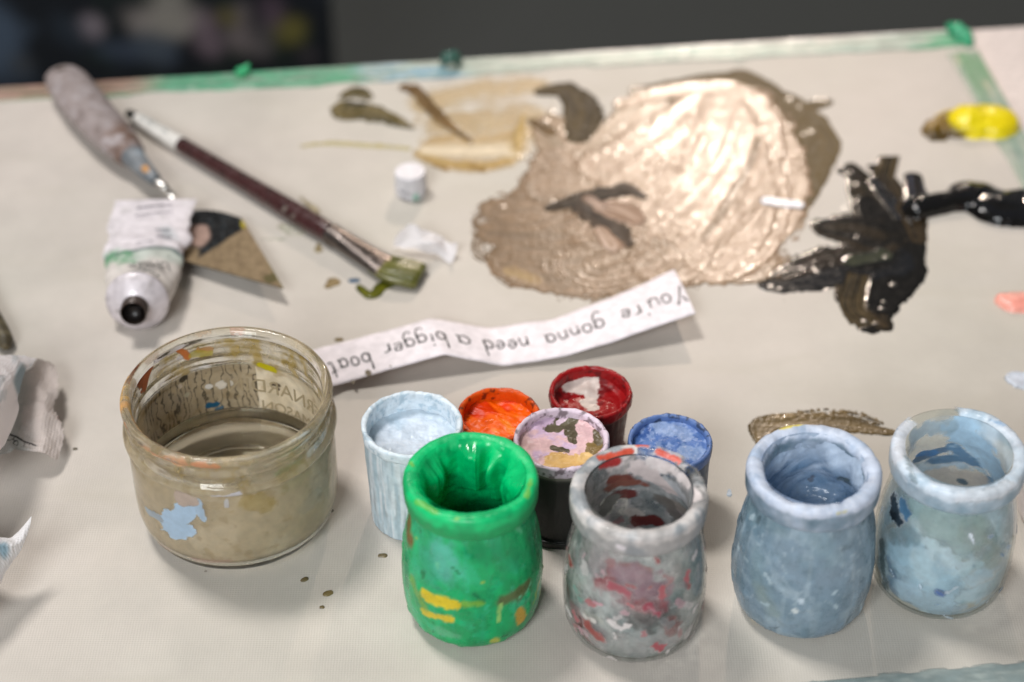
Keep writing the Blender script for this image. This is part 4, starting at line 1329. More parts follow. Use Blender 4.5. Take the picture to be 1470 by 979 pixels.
# white pot mostly outside the frame
c = (.2395, -.1165, .0003)
t = thing('white_cup', 'plain white cup cut off by the right side of the photo', 'cup', c)
prof = [(0, .4), (22, 0), (24, 1), (25, 5), (25.6, 20), (26, 37), (25.4, 38), (24.4, 37), (23.8, 20), (22, 4), (0, 3)]
V, TH, Z, R_, S = lathe(prof, 70, 120, c)
mk('cup_wall', V, gridF(70, 120, True), M['dish'], t)
nr, ntt = 12, 80
RR, TH = np.meshgrid(np.linspace(0, 23.6, nr), np.linspace(-np.pi, np.pi, ntt, endpoint=False), indexing='ij')
V = np.stack([c[0] + RR * np.sin(TH) / 1000, c[1] - RR * np.cos(TH) / 1000, c[2] + (.018 + .0004 * fbm(RR * .2, TH, 0, 3, 5))], -1)
mk('paint', V, gridF(nr, ntt, True)[:, ::-1], M['inner'], t, col=np.broadcast_to(L(226, 216, 214), V.shape))

# ------------------------------------------------------------------ mason jar of dirty water
c = (-.1157, -.1147, .0003)
c_ma = c
t = thing('water_jar', 'wide clear glass jar of murky brown water with stained threads', 'jar', c)
MO = [(0, 2.2), (26, 2), (30, .4), (33, 0), (36.5, 1.2), (39.8, 5), (41.6, 11), (42.1, 19), (42.1, 40), (41.6, 44), (41.0, 46), (41.6, 47.2), (43.0, 48.6), (43.6, 50.2), (43.2, 51.8), (41.6, 53.2),
      (40.9, 54.6), (41.0, 56.6), (42.2, 58.0), (42.4, 59.2), (41.4, 60.6), (41.2, 62), (42.2, 63.2), (42.8, 64.6), (42.4, 66), (41.2, 66.7), (39.8, 66.2), (39, 64.8), (38.7, 62), (38.6, 54), (38.7, 50), (39.3, 46.5), (39.6, 42),
      (39.6, 19), (39, 12), (37, 7.6), (33, 5.4), (0, 5)]


def md(th, z, r, s):
    hel = np.where((z > 55) & (z < 61.5) & (r > 40.4), 1.0, 0) * .35 * np.sin(th * .5)
    return hel + .08 * fbm(np.sin(th) * 3, np.cos(th) * 3, z * .1, 2, 110)


V, TH, Z, R_, S = lathe(MO, 190, 180, c, md)
glass = mk('glass_body', V, gridF(190, 180, True), M['glass'], t)

# dried film on the inside wall
FI = [(38.4, 63), (38.3, 54), (38.4, 50), (39.0, 46.5), (39.3, 42), (39.3, 19), (38.7, 12), (36.6, 8), (32.6, 5.9), (20, 5.5)]
V, TH, Z, R_, S = lathe(FI[::-1], 260, 640, c)
n1, n2 = fbm(TH * 4, Z * .08, 0, 4, 111), base_noise(V, 112, 260)
col = np.broadcast_to(L(226, 208, 176), V.shape).copy()
col = mix(col, L(234, 218, 190), sm(0, .4, n1))
col = mix(col, L(190, 164, 120), sm(.1, .5, n2) * .6)
wall = sm(49.5, 47, Z + .8 * n2)
al = wall * np.clip(.86 + .25 * n1, .6, 1) * (sm(8, 13, Z) * .8 + .2)
col = mix(col, L(214, 206, 182), sm(11, 8, Z) * .8)
al = al + (1 - wall) * np.clip(.3 + .6 * n1 + .3 * n2, .05, .6)
col = mix(col, L(196, 168, 96), (1 - wall) * sm(-.3, .3, n2))
# worm-like dark tracks on the far left of the inside wall
bl = sm(-1.75, -2.0, TH) + (TH > 2.98)
wig = TH * 13 + 1.3 * fbm(TH * 5, Z * .05, 0, 2, 118) + .7 * fbm(TH * 16, Z * .22, 0, 3, 113)
ln = np.abs((wig % 1.0) - .5) * 2
mk1 = sm(.36, .06, ln) * sm(-.35, .1, fbm(TH * 10, Z * .13, 0, 3, 114) + .3) * bl * sm(21, 24, Z) * wall
col = mix(col, L(140, 118, 82), bl * wall * .6)
col = mix(col, L(54, 44, 28), mk1 * .85)
al = np.maximum(al, mk1 * .9)
for px, py, qx, qy, r, cc, s in [(317, 552, 318, 553, 1.9, (216, 206, 190), 1), (300, 555, 301, 556, 1.2, (220, 214, 204), 1), (331, 549, 332, 552, .9, (206, 196, 180), 1), (258, 554, 260, 556, .9, (196, 180, 160), 1), (300, 583, 312, 581, 1.4, (30, 96, 130), 1),
                                 (312, 588, 318, 586, 1.0, (54, 110, 140), .9), (268, 568, 270, 566, 1, (200, 190, 160), .8), (375, 524, 392, 530, 1.8, (206, 190, 20), 1), (388, 552, 400, 554, .8, (70, 50, 30), .9), (398, 558, 399, 559, .7, (60, 40, 26), .9),
                                 (200, 545, 212, 525, 3.2, (186, 92, 44), 1), (205, 556, 215, 520, 2.2, (196, 104, 60), 1), (256, 500, 270, 512, 1.5, (202, 116, 60), 1), (285, 502, 300, 502, 1.6, (206, 146, 84), .8), (275, 508, 300, 506, 1.6, (190, 176, 60), .7),
                                 (262, 545, 264, 543, 1.6, (50, 44, 34), .9), (325, 590, 326, 591, .7, (40, 30, 24), 1)]:
    h = cyl(px, py, c, .039, True)
    col = splat(V, col, h, cyl(qx, qy, c, .039, True), r / 1000, L(*cc), s, .5, 420, px, .3, al, .96)
FE = [(38.75, 63), (38.75, 54), (38.85, 50), (39.45, 46.5), (39.75, 42), (39.75, 19), (39.15, 12), (37.15, 7.4), (33.1, 5.2), (20, 4.9)]
Ve = lathe(FE[::-1], 260, 640, c)[0]
ff_ = gridF(260, 640, True)[:, ::-1]
mk('dried_film', np.concatenate([V.reshape(-1, 3), Ve.reshape(-1, 3)]), np.concatenate([ff_, ff_ + 260 * 640]), M['film'], t, col=np.concatenate([col.reshape(-1, 3)] * 2), alp=np.concatenate([al.ravel()] * 2))

WZ = 24.0
wp = [(0, 6.2), (30, 6.2), (35.6, 8.6), (38.2, 13), (38.9, 19), (39.0, WZ - .6), (38.6, WZ), (30, WZ - .25), (0, WZ - .25)]
V, TH, Z, R_, S = lathe(wp, 90, 140, c)
mk('water', V, gridF(90, 140, True), M['water'], t)

# paint on the outside of the jar
PO = [(r + .12, z) for r, z in MO[4:24]] + [(42.5, 66.1), (41.2, 66.9), (39.7, 66.4), (38.85, 64.9)]
V, TH, Z, R_, S = lathe(PO, 200, 420, c, lambda th, z, r, s: .1 + .1 * fbm(np.sin(th) * 20, np.cos(th) * 20, z * .4, 3, 120))
col = np.broadcast_to(L(212, 192, 158), V.shape).copy()
n1, n2 = base_noise(V, 121, 90), base_noise(V, 122, 300)
al = np.clip(.16 + .35 * n1, 0, .4) * sm(4, 10, Z)
al = np.maximum(al, np.clip(.35 * n2 + .2, 0, .5) * sm(47, 50, Z) * .6)
for px, py, qx, qy, r, cc, a_ in [(240, 752, 275, 728, 4.4, (160, 184, 206), .97), (252, 765, 268, 760, 3.4, (160, 184, 206), .97), (283, 720, 292, 745, 1.6, (158, 180, 200), .9), (212, 733, 228, 742, 1.8, (160, 176, 190), .7),
                                 (258, 716, 275, 720, 2.6, (196, 176, 164), .6), (310, 708, 340, 706, 1.7, (206, 204, 214), .8), (324, 712, 326, 726, .8, (196, 196, 202), .6), (362, 720, 380, 724, 4, (178, 150, 70), .35), (440, 725, 455, 710, 3.5, (190, 180, 160), .3),
                                 (280, 805, 330, 806, 1.2, (206, 170, 150), .35), (225, 780, 240, 790, 1.2, (206, 174, 150), .35)]:
    col = splat(V, col, cyl(px, py, c, .0422), cyl(qx, qy, c, .0422), r / 1000, L(*cc), 1, .75, 300, px, .2, al, a_)
for px, py, qx, qy, r, cc, a_ in [(176, 545, 178, 590, 3.4, (222, 172, 96), .75), (180, 590, 215, 636, 3.0, (216, 160, 96), .75), (215, 640, 262, 664, 2.6, (214, 158, 120), .7), (185, 530, 200, 505, 2.6, (206, 140, 80), .6), (440, 505, 470, 545, 2.2, (196, 170, 110), .4), (176, 560, 185, 600, 2.4, (206, 160, 74), .7), (184, 610, 225, 645, 2.2, (206, 140, 92), .7), (230, 648, 260, 658, 2, (200, 150, 110), .6), (280, 672, 310, 674, 2.4, (206, 138, 96), .75), (335, 474, 346, 475, 1.7, (222, 166, 150), .8),
                                 (262, 484, 300, 476, 1.4, (206, 160, 120), .5), (190, 622, 205, 640, 1.3, (84, 64, 96), .6), (382, 668, 400, 660, 1.4, (190, 120, 40), .6), (225, 660, 262, 672, 1.4, (190, 182, 180), .6), (205, 520, 235, 495, 1.6, (190, 120, 70), .5)]:
    col = splat(V, col, at(px, py, .064), at(qx, qy, .064), r / 1000, L(*cc), 1, .6, 320, px, .5, al, a_)
mk('paint_smear', V, gridF(200, 420, True), M['film'], t, col=col, alp=al)


def text_mesh(body, size):
    cu = bpy.data.curves.new('lettering', 'FONT')
    cu.body = body
    cu.size = size
    cu.extrude = size * .06
    cu.align_x = 'CENTER'
    ob = bpy.data.objects.new('lettering', cu)
    COL.objects.link(ob)
    bpy.context.view_layer.update()
    ev = ob.evaluated_get(bpy.context.evaluated_depsgraph_get())
    me = ev.to_mesh()
    V = np.array([v.co[:] for v in me.vertices])
    Fc = [list(p.vertices) for p in me.polygons]
    ev.to_mesh_clear()
    bpy.data.objects.remove(ob)
    bpy.data.curves.remove(cu)
    return V, Fc


# raised maker's letters on the far outside of the jar, read from outside
for body, z0, size, th0 in (('BERNARDIN', 33.5, 10, 2.62), ('MASON', 23.5, 7.5, 2.62)):
    V, Fc = text_mesh(body, size)
    a = th0 + V[:, 0] / 39.2
    rr = 39.12 + V[:, 2] * .1
    P = np.stack([c[0] + rr * np.sin(a) / 1000, c[1] - rr * np.cos(a) / 1000, c[2] + (z0 + V[:, 1]) / 1000], -1)
    mk('raised_letters', P, Fc, paintmat('letter_film', .5, bump=None, color=L(172, 154, 122)), t, smooth=False)

# ------------------------------------------------------------------ paper note
ST = [((440, 505), (464, 557), .006, .006), ((470, 497), (492, 550), .004, .004), ((617.5, 456.5), (638, 508.5), .008, .011), ((703, 470), (723.6, 526), .0016, .0016), ((793, 457.5), (811, 511.5), .003, .0035),
      ((878, 427), (905, 482), .006, .008), ((969, 386), (1000, 449), .010, .013)]
SX = [(a[0] + b[0]) / 2 for a, b, _, _ in ST]
top = np.array([at(*a, z) for a, b, z, w in ST])
bot = np.array([at(*b, w) for a, b, z, w in ST])


def strip(u, v):
    """u: photo column along the strip, v: 0 far edge .. 1 near edge"""
    u, v = np.broadcast_arrays(np.asarray(u, float), np.asarray(v, float))
    def ev(A):
        return np.stack([np.mean([np.interp(u + d, SX, A[:, k]) for d in (-4, -2, 0, 2, 4)], 0) for k in range(3)], -1)
    a, b = ev(top), ev(bot)
    p = a + (b - a) * v[..., None]
    p[..., 2] += .0006 * np.sin(v * np.pi) + .0005 * fbm(u * .03, v * 1.5, 0, 2, 130)
    return p


note = thing('paper_note', 'creased white paper strip with handwriting lying upside down across the board', 'note', strip(720, .5) * [1, 1, 0])
nu, nv = 180, 14
U, W = np.meshgrid(np.linspace(SX[0], SX[-1], nu), np.linspace(0, 1, nv), indexing='ij')
P = strip(U, W)
P2 = P - [0, 0, .00012]
f = gridF(nu, nv)[:, ::-1]
idx = np.arange(nu * nv).reshape(nu, nv)
loop = np.r_[idx[:, 0], idx[-1, 1:], idx[-2::-1, -1], idx[0, -2:0:-1]]
side = [(loop[k], loop[k] + nu * nv, loop[(k + 1) % len(loop)] + nu * nv, loop[(k + 1) % len(loop)]) for k in range(len(loop))]
mk('paper_strip', np.concatenate([P.reshape(-1, 3), P2.reshape(-1, 3)]), [*f.tolist(), *(f[:, ::-1] + nu * nv).tolist(), *side], M['paper'], note)

circ = [(.4 + .4 * math.cos(a), .5 + .5 * math.sin(a)) for a in np.linspace(.5, .5 + 2 * math.pi, 14)]
GL = {'Y': (1.0, [[(0, 1.7), (.45, .85)], [(1.0, 1.75), (.6, .9), (.1, -.25)]]), 'o': (.8, [circ]),
      'u': (.85, [[(0, 1), (0, .35), (.25, 0), (.6, .15), (.8, .55)], [(.82, 1), (.85, 0)]]), "'": (.15, [[(0, 1.65), (.0, 1.4)]]),
      'r': (.6, [[(0, 1), (.05, 0)], [(.03, .55), (.25, .9), (.6, 1.0)]]), 'e': (.75, [[(0, .5), (.4, .52), (.75, .6), (.6, .95), (.25, .95), (0, .5), (.2, .08), (.7, .15)]]),
      'g': (.8, [circ, [(.82, 1), (.82, .2), (.75, -.6), (.4, -.95), (0, -.7)]]), 'n': (.75, [[(0, 1), (.02, 0)], [(.02, .55), (.3, .95), (.6, .9), (.72, .5), (.75, 0)]]),
      'a': (.9, [circ, [(.8, 1), (.8, .2), (.95, 0)]]), 'd': (.85, [circ, [(.82, 1.95), (.82, 1), (.84, 0)]]), 'b': (.85, [[(0, 1.95), (0, 1), (.02, 0)], [(x + .03, y) for x, y in circ]]),
      'i': (.2, [[(.05, 1), (.08, 0)], [(.08, 1.55), (.1, 1.42)]]), 't': (.7, [[(.35, 1.75), (.33, .9), (.36, .2), (.6, 0), (.8, .15)], [(0, 1.1), (.7, 1.15)]])}
IV, IF = [], []


def ink_word(word, x0, x1, vb, vx):
    adv = [GL[ch][0] + .42 for ch in word]
    k = (x0 - x1) / (sum(adv) - .42)
    pos = 0
    for q, ch in enumerate(word):
        for line in GL[ch][1]:
            pl = np.array(line, float)
            pl = catmull(pl, max(len(pl) * 4, 6)) if len(pl) > 2 else np.linspace(pl[0], pl[1], 6)
            pl = pl + .03 * np.sin(np.arange(len(pl))[:, None] * 1.3 + q)
            u = x0 - k * (pos + pl[:, 0])
            v = vb + vx * pl[:, 1] + .02 * math.sin(q * 2.1)
            p = strip(u, v)
            p[:, 2] += .00012
            tg = np.gradient(p, axis=0)
            sd = np.cross(tg, [0, 0, 1])
            sd /= np.linalg.norm(sd, axis=1)[:, None] + 1e-12
            w = .00042 * (1 + .25 * np.sin(np.arange(len(p)) * .9 + q))[:, None]
            o = len(IV)
            for a, b in zip(p - sd * w, p + sd * w):
                IV.extend([a, b])
            for e in range(len(p) - 1):
                IF.append((o + 2 * e, o + 2 * e + 1, o + 2 * e + 3, o + 2 * e + 2))
        pos += adv[q]


ink_word("You're", 981, 893, .42, .19)
ink_word("gonna", 866, 783, .41, .2)
ink_word("need", 757, 695, .40, .21)
ink_word("a", 674, 657, .40, .21)
ink_word("bigger", 639, 551, .40, .21)
ink_word("boat", 529, 472, .46, .22)
mk('handwriting', np.array(IV), IF, M['ink'], note, smooth=False)
for k, (px, py, w) in enumerate([(519, 533, 3.2), (495, 545, 1.8), (551, 524, 1.0)]):
    u0 = px
    th = np.linspace(0, 2 * np.pi, 16, endpoint=False)
    fy = (py - np.interp(px, [470, 617, 703], [497, 456, 470])) / 53
    q = strip(u0 + w * 1.4 * np.cos(th), fy + .035 * w / 3 * np.sin(th) * 2)
    q[:, 2] += .00014
    mk('paint_fleck', q, [list(range(16))[::-1]], paintmat('fleck_paint', .5, bump=None, color=L(104, 92, 72)), note)

# ------------------------------------------------------------------ paint tube
def cat_grid(ctrl, n, m):
    A = np.array(ctrl, float)
    B = np.stack([catmull(A[i], m) for i in range(len(A))])
    return np.stack([catmull(B[:, j], n) for j in range(m)], 1)


tube = thing('paint_tube', 'squeezed white paint tube without cap in front of the palette knife', 'tube', at(205, 400))
axis = catmull(np.array([at(224, 287, .0125), at(215, 338, .0115), at(207, 385, .0125), at(197, 432, .0145)]), 60)
s = np.linspace(0, 1, 60)
ra = np.interp(s, [0, .04, .35, .6, .8, 1], [.0208, .0203, .0192, .0184, .0174, .0142])
rb = np.interp(s, [0, .05, .12, .4, .75, .93, 1], [.0004, .0006, .0018, .0052, .0092, .0124, .0136])
V, f = sweep(axis, ra, rb, 64)
cx_ = axis[:, None]
dn = fbm(V[..., 0] * 90, V[..., 1] * 90, V[..., 2] * 90, 3, 140)
V = V + (V - cx_) * (dn * .26 * np.sin(s * np.pi)[:, None])[..., None]
S2 = np.repeat(s[:, None], 64, 1)
ang = np.repeat(np.linspace(0, 2 * np.pi, 64, endpoint=False)[None], 60, 0)
lat = np.cos(ang)                                    # sweep side: +1 is one flank of the tube
n1 = fbm(V[..., 0] * 150, V[..., 1] * 150, V[..., 2] * 150, 4, 141)
col = np.broadcast_to(L(228, 220, 224), V.shape).copy()
col = mix(col, L(196, 190, 190), sm(.15, .5, n1) * .6)
wave = .60 + .035 * np.sin(lat * 3.2 + .4)
col = mix(col, L(186, 196, 184), sm(wave, wave + .01, S2) * sm(.95, .8, S2) * .8)
col = mix(col, L(40, 78, 76), np.exp(-((S2 - wave) / .017) ** 2) * .95)
col = mix(col, L(214, 206, 200), sm(wave + .05, wave + .16, S2 + .1 * n1))
col = splat(V, col, at(163, 378, .012), at(186, 384, .016), .0062, L(72, 150, 100), .95, .5, 300, 3, .6)
col = splat(V, col, at(190, 408, .019), at(200, 412, .02), .004, L(190, 194, 160), .7, .5, 300, 4, .8)
col = splat(V, col, at(240, 335, .014), at(244, 345, .014), .005, L(176, 186, 190), .6, .6, 300, 5, .8)
col = splat(V, col, at(158, 432, .011), at(172, 412, .012), .0022, L(70, 92, 104), .9, .4, 300, 6, .4)
col = splat(V, col, at(238, 440, .010), at(232, 425, .013), .0024, L(40, 52, 54), .95, .3, 300, 7, .4)
mk('tube_body', V, f, M['plastic'], tube, col=col)
# shoulder cone, threaded neck and dark mouth
ax = axis[-1] - axis[-6]
ax = ax / np.linalg.norm(ax)
ax = ax + np.array([0, -.05, .16])
ax /= np.linalg.norm(ax)


def along(profile, base, ax, ns=48, wob=0):
    """profile: (distance along axis, radius) in metres"""
    P = np.array([base + ax * d for d, _ in profile])
    V, f = sweep(P, [r for _, r in profile], [r for _, r in profile], ns)
    return V, f


b0 = axis[-1] - ax * .001
V, f = along([(-.003, .0136), (0, .0146), (.0008, .0150), (.002, .0146), (.004, .0118), (.0062, .0088), (.0075, .0064), (.0078, .0056)], b0, ax)
n1 = fbm(V[..., 0] * 300, V[..., 1] * 300, V[..., 2] * 300, 4, 143)
col = mix(np.broadcast_to(L(214, 206, 210), V.shape), L(150, 142, 140), sm(.1, .45, n1) * .7)
mk('tube_shoulder', V, f, M['metalc'], tube, col=col)
pr = []
for k in range(4):
    d0 = .0078 + k * .0018
    pr += [(d0, .0056), (d0 + .0005, .0063), (d0 + .0010, .0063), (d0 + .0015, .0056)]
pr += [(.0152, .0056), (.0155, .0052), (.0152, .0042), (.011, .0040), (.0108, .0001)]
V, f = along(pr, b0, ax, 40)
col = np.broadcast_to(L(66, 54, 48), V.shape).copy()
col[-4:] = L(26, 20, 18)
neck = mk('tube_neck', V, f[:-1], M['metalc'], tube, col=col)


def on_sweep(axis, ra, rb, s0, lat0, txt_up=True):
    pass


def tube_point(sv, lv):
    """point on the upper side of the tube: sv along 0..1, lv sideways metres (+ = screen right)"""
    i = np.clip(sv, 0, 1) * 59
    P = np.stack([np.interp(i, np.arange(60), axis[:, k]) for k in range(3)], -1)
    T = np.gradient(axis, axis=0)
    T /= np.linalg.norm(T, axis=1)[:, None]
    Tn = np.stack([np.interp(i, np.arange(60), T[:, k]) for k in range(3)], -1)
    Sd = np.cross(Tn, [0, 0, 1.0])
    Sd /= np.linalg.norm(Sd, axis=-1)[..., None]
    Nn = np.cross(Sd, Tn)
    a, b = np.interp(i, np.arange(60), ra), np.interp(i, np.arange(60), rb)
    h = b * np.sqrt(np.clip(1 - (lv / a) ** 2, .05, 1)) * 1.14 + .0004
    sgn = 1.0 if Sd.reshape(-1, 3)[0][0] > 0 else -1.0
    return P + Sd * (lv * sgn)[..., None] + Nn * h[..., None]


def tube_text(body, s0, l0, size, tilt, mat, scale_y=1.0):
    V, Fc = text_mesh(body, size * 1000)
    x, y = V[:, 0] / 1000, V[:, 1] / 1000 * scale_y
    ct, stt = math.cos(tilt), math.sin(tilt)
    X = -(x * ct - y * stt)                         # written upside down as seen from the camera
    Y = (x * stt + y * ct)
    P = tube_point(s0 + Y / np.linalg.norm(axis[-1] - axis[0]), l0 + X)
    P[:, 2] += .00005
    mk('printed_word', P, Fc, mat, tube, smooth=False)


pmat = paintmat('tube_print', .6, bump=None, color=L(34, 56, 56))
gmat = paintmat('faded_print', .6, bump=None, color=L(112, 108, 118))
tube_text('UMBER', .79, .004, .0062, .42, pmat, 1.3)


def tube_dashes(rows, mat):
    V, f = [], []
    for (s0, l0, l1, h, slope) in rows:
        k = 0
        x = l0
        rng = np.random.default_rng(int(abs(s0) * 1000))
        while x < l1:
            w = rng.uniform(.0005, .0013)
            tl = s0 + slope * (x - l0)
            q = tube_point(np.array([tl, tl, tl + h, tl + h]), np.array([x, x + w, x + w, x]))
            o = len(V)
            V.extend(q)
            f.append((o, o + 1, o + 2, o + 3))
            x += w + rng.uniform(.0003, .0009)
    mk('printed_lines', np.array(V), f, mat, tube, smooth=False)


tube_dashes([(.12, -.008, .008, .022, -2.2), (.20, -.008, .009, .012, -2.2)], gmat)
tube_dashes([(.885, .001, .010, .02, 3.0)], pmat)
tube_dashes([(.36, .004, .010, .02, -2.2), (.45, .005, .011, .02, -2.2), (.53, -.004, .003, .012, -2)], gmat)

# ------------------------------------------------------------------ palette knife
knife = thing('palette_knife', 'trowel palette knife with worn grey handle and taupe paint on its blade', 'palette knife', at(190, 220))
P = catmull(np.array([at(86, 104, .011), at(100, 122, .0115), at(125, 155, .012), at(155, 188, .012), at(178, 212, .012), at(190, 224, .012)]), 70)
s = np.linspace(0, 1, 70)
ra = np.interp(s, [0, .015, .05, .16, .35, .6, .8, .95, 1], [.0005, .006, .0094, .0118, .0126, .0118, .0096, .0078, .0072])
rb = np.interp(s, [0, .02, .06, .16, .5, .9, 1], [.0005, .004, .006, .0072, .0078, .0068, .0064])
V, f = sweep(P, ra, rb, 40)
n1, n2 = base_noise(V, 151, 60), base_noise(V, 152, 240)
col = np.broadcast_to(L(150, 138, 136), V.shape).copy()
col = mix(col, L(120, 96, 84), sm(.0, .4, n1) * sm(.3, .8, s)[:, None])
col = mix(col, L(104, 78, 64), sm(.65, .95, s)[:, None] * .8)
col = mix(col, L(178, 170, 172), sm(.1, .45, n2) * .7)
col = mix(col, L(92, 76, 70), sm(.2, .5, -n2) * .6)
col = splat(V, col, at(86, 99, .018), None, .0025, L(70, 56, 44), 1, .2, 300, 3, .4)
mk('handle', V, f, M['wood'], knife, col=col)
P = catmull(np.array([at(188, 222, .012), at(198, 233, .012), at(214, 250, .012), at(224, 259, .0115)]), 24)
V, f = sweep(P, np.linspace(.0068, .0032, 24), np.linspace(.0062, .0030, 24), 28)
n1 = base_noise(V, 153, 120)
col = mix(np.broadcast_to(L(134, 138, 142), V.shape), L(96, 102, 108), sm(.0, .3, n1) * .7)
col = splat(V, col, at(207, 238, .017), at(209, 241, .017), .0022, L(190, 132, 50), .9, .4, 300, 6, .4)
col = mix(col, L(164, 178, 190), sm(.15, .4, -n1) * .7)
mk('ferrule', V, f, M['metalc'], knife, col=col)
P = catmull(np.array([at(222, 257, .0115), at(236, 267, .0105), at(246, 280, .006), at(256, 300, .004), at(272, 325, .0035)]), 40)
V, f = sweep(P, .0020, .0012, 14)
mk('shank', V, f, paintmat('bright_steel', .3, bump=None, color=L(226, 224, 220), metal=1.0), knife)
# diamond blade
nb = 110
a, b = np.meshgrid(np.linspace(0, 1, nb), np.linspace(0, 1, nb), indexing='ij')
q00, q10, q11, q01 = np.array([254, 306]), np.array([347, 313]), np.array([407, 414]), np.array([262, 374])      # back left, back right, tip, near left
px = (1 - a) * (1 - b) * q00[0] + a * (1 - b) * q10[0] + a * b * q11[0] + (1 - a) * b * q01[0]
py = (1 - a) * (1 - b) * q00[1] + a * (1 - b) * q10[1] + a * b * q11[1] + (1 - a) * b * q01[1]
py = py - 8 * np.sin(np.pi * a) * (1 - b) ** 2
zz = .0035 + .0055 * (a * .4 + b * .6) + .0006 * np.sin(a * 3) * b
V = at(px, py, zz)
n1 = fbm(px * .05, py * .05, 0, 4, 161)
n2 = fbm(px * .25, py * .12, 0, 3, 162)
edge_l = (px - 280) * .53 + (py - 372)               # straight knife-made edge of the taupe paint
tau = sm(-3, 3, (py - 366) + (px - 292) * .66 + 3 * n1)
tau = np.maximum(tau, sm(-4, 4, py - 352 - .0 * px + 2 * n1 - (px - 262) * .15) * sm(290, 280, px))
col = np.broadcast_to(L(18, 20, 22), V.shape).copy()
col = mix(col, L(48, 54, 58), sm(.1, .4, n2) * .6)
col = mix(col, L(168, 140, 128), sm(1, .7, np.hypot((px - 284) / 22, (py - 338) / 20) + .3 * n1))
col = mix(col, mix(np.broadcast_to(L(142, 122, 94), V.shape), L(132, 112, 86), sm(0, .4, n2)), tau)
col = mix(col, L(172, 154, 40), sm(1, .7, np.hypot((px - 350) / 6, (py - 321) / 9) + .3 * n2))
col = mix(col, L(84, 78, 42), sm(1, .6, np.hypot((px - 390) / 16, (py - 400) / 8) + .5 * n2) * .9)
col = mix(col, L(108, 100, 52), sm(.95, 1.0, a) * sm(.5, .8, b) * .7)
V[..., 2] += .0005 * tau * (.7 + .12 * n2)
V2 = at(px, py, zz) - [0, 0, .0006]
f = gridF(nb, nb)
idx = np.arange(nb * nb).reshape(nb, nb)
loop = np.r_[idx[:, 0], idx[-1, 1:], idx[-2::-1, -1], idx[0, -2:0:-1]]
side = [(loop[k], loop[(k + 1) % len(loop)], loop[(k + 1) % len(loop)] + nb * nb, loop[k] + nb * nb) for k in range(len(loop))]
mk('blade', np.concatenate([V.reshape(-1, 3), V2.reshape(-1, 3)]), [*f[:, ::-1].tolist(), *(f + nb * nb).tolist(), *side], M['metalc'], knife, col=np.concatenate([col.reshape(-1, 3), np.broadcast_to(L(90, 88, 84), (nb * nb, 3))]))

# ------------------------------------------------------------------ paintbrush
brush = thing('paintbrush', 'flat paintbrush with dark red handle and olive loaded bristles', 'paintbrush', at(400, 300))
A0, A1 = (180, 160), (476, 337)


def bpt(x, z):
    y = A0[1] + (x - A0[0]) * (A1[1] - A0[1]) / (A1[0] - A0[0])
    return at(x, y, z)


xs = np.linspace(181, 478, 90)
P = np.array([bpt(x, .0062 - .0012 * (x - 181) / 297) for x in xs])
r = np.interp(xs, [181, 184, 192, 205, 258, 350, 430, 462, 478], [.0008, .0022, .0028, .0035, .0042, .0047, .0056, .0055, .0048])
V, f = sweep(P, r, r, 24)
xx = np.repeat(xs[:, None], 24, 1)
n2 = base_noise(V, 171, 260)
col = np.broadcast_to(L(64, 34, 34), V.shape).copy()
col = mix(col, L(46, 26, 26), sm(0, .4, n2) * .6)
col = mix(col, L(150, 142, 132), sm(.38, .5, n2) * sm(380, 420, xx) * .8)
col = mix(col, L(26, 28, 26), sm(197, 195, xx))
mk('handle', V, f, paintmat('lacquered_wood', .25, coat=.4, bump=(300, .0001)), brush, col=col)
xs2 = np.linspace(193, 260, 40)
P = np.array([bpt(x, .0062 - .0012 * (x - 181) / 297) for x in xs2])
r2 = np.interp(xs2, [193, 197, 205, 258, 260], [.0022, .0032, .0037, .0045, .0043])
V, f = sweep(P, r2, r2, 24)
lab = mk('handle_label', V, f, paintmat('label_white', .5, bump=(300, .00005), color=L(222, 218, 212)), brush)
VV, FF = [], []
rng = np.random.default_rng(4)
T = P[-1] - P[0]
T /= np.linalg.norm(T)
Sd = np.cross(T, [0, 0, 1.0])
Sd /= np.linalg.norm(Sd)
Nn = np.cross(Sd, T)
for x in [205, 207.5, 210, 214, 217, 220, 224, 228, 232, 236, 239, 242]:
    p0 = bpt(x, .0062 - .0012 * (x - 181) / 297)
    rr = np.interp(x, xs2, r2) + .0001
    al0, al1 = 1.1 + rng.uniform(-.1, .1), 1.6 + rng.uniform(-.15, .1)
    w = rng.uniform(.00025, .0005)
    o = len(VV)
    for aa in np.linspace(al0, al1, 5):
        for sg in (-1, 1):
            VV.append(p0 + T * w * sg + (Sd * math.cos(aa) + Nn * math.sin(aa)) * rr)
    for e in range(4):
        FF.append((o + 2 * e, o + 2 * e + 1, o + 2 * e + 3, o + 2 * e + 2))
mk('label_print', np.array(VV), FF, paintmat('label_ink', .6, bump=None, color=L(90, 104, 104)), brush, smooth=False)
fp = [(474, 336), (486, 343), (500, 351), (530, 369), (556, 384)]
P = catmull(np.array([at(a, b, z) for (a, b), z in zip(fp, (.0052, .0052, .0052, .0052, .005))]), 40)
s = np.linspace(0, 1, 40)
ra = np.interp(s, [0, .1, .16, .2, .26, .32, .7, 1], [.0053, .0056, .0051, .0055, .0051, .0053, .0066, .0080])
rb = np.interp(s, [0, .1, .16, .2, .26, .32, .7, 1], [.0053, .0056, .0051, .0055, .0051, .0050, .0036, .0027])
V, f = sweep(P, ra, rb, 32, power=2.3)
mk('ferrule', V, f, M['metal'], brush)
fp = [(552, 381), (570, 388), (590, 393), (606, 397)]
P = catmull(np.array([at(a, b, z) for (a, b), z in zip(fp, (.005, .0046, .004, .0036))]), 50)
s = np.linspace(0, 1, 50)
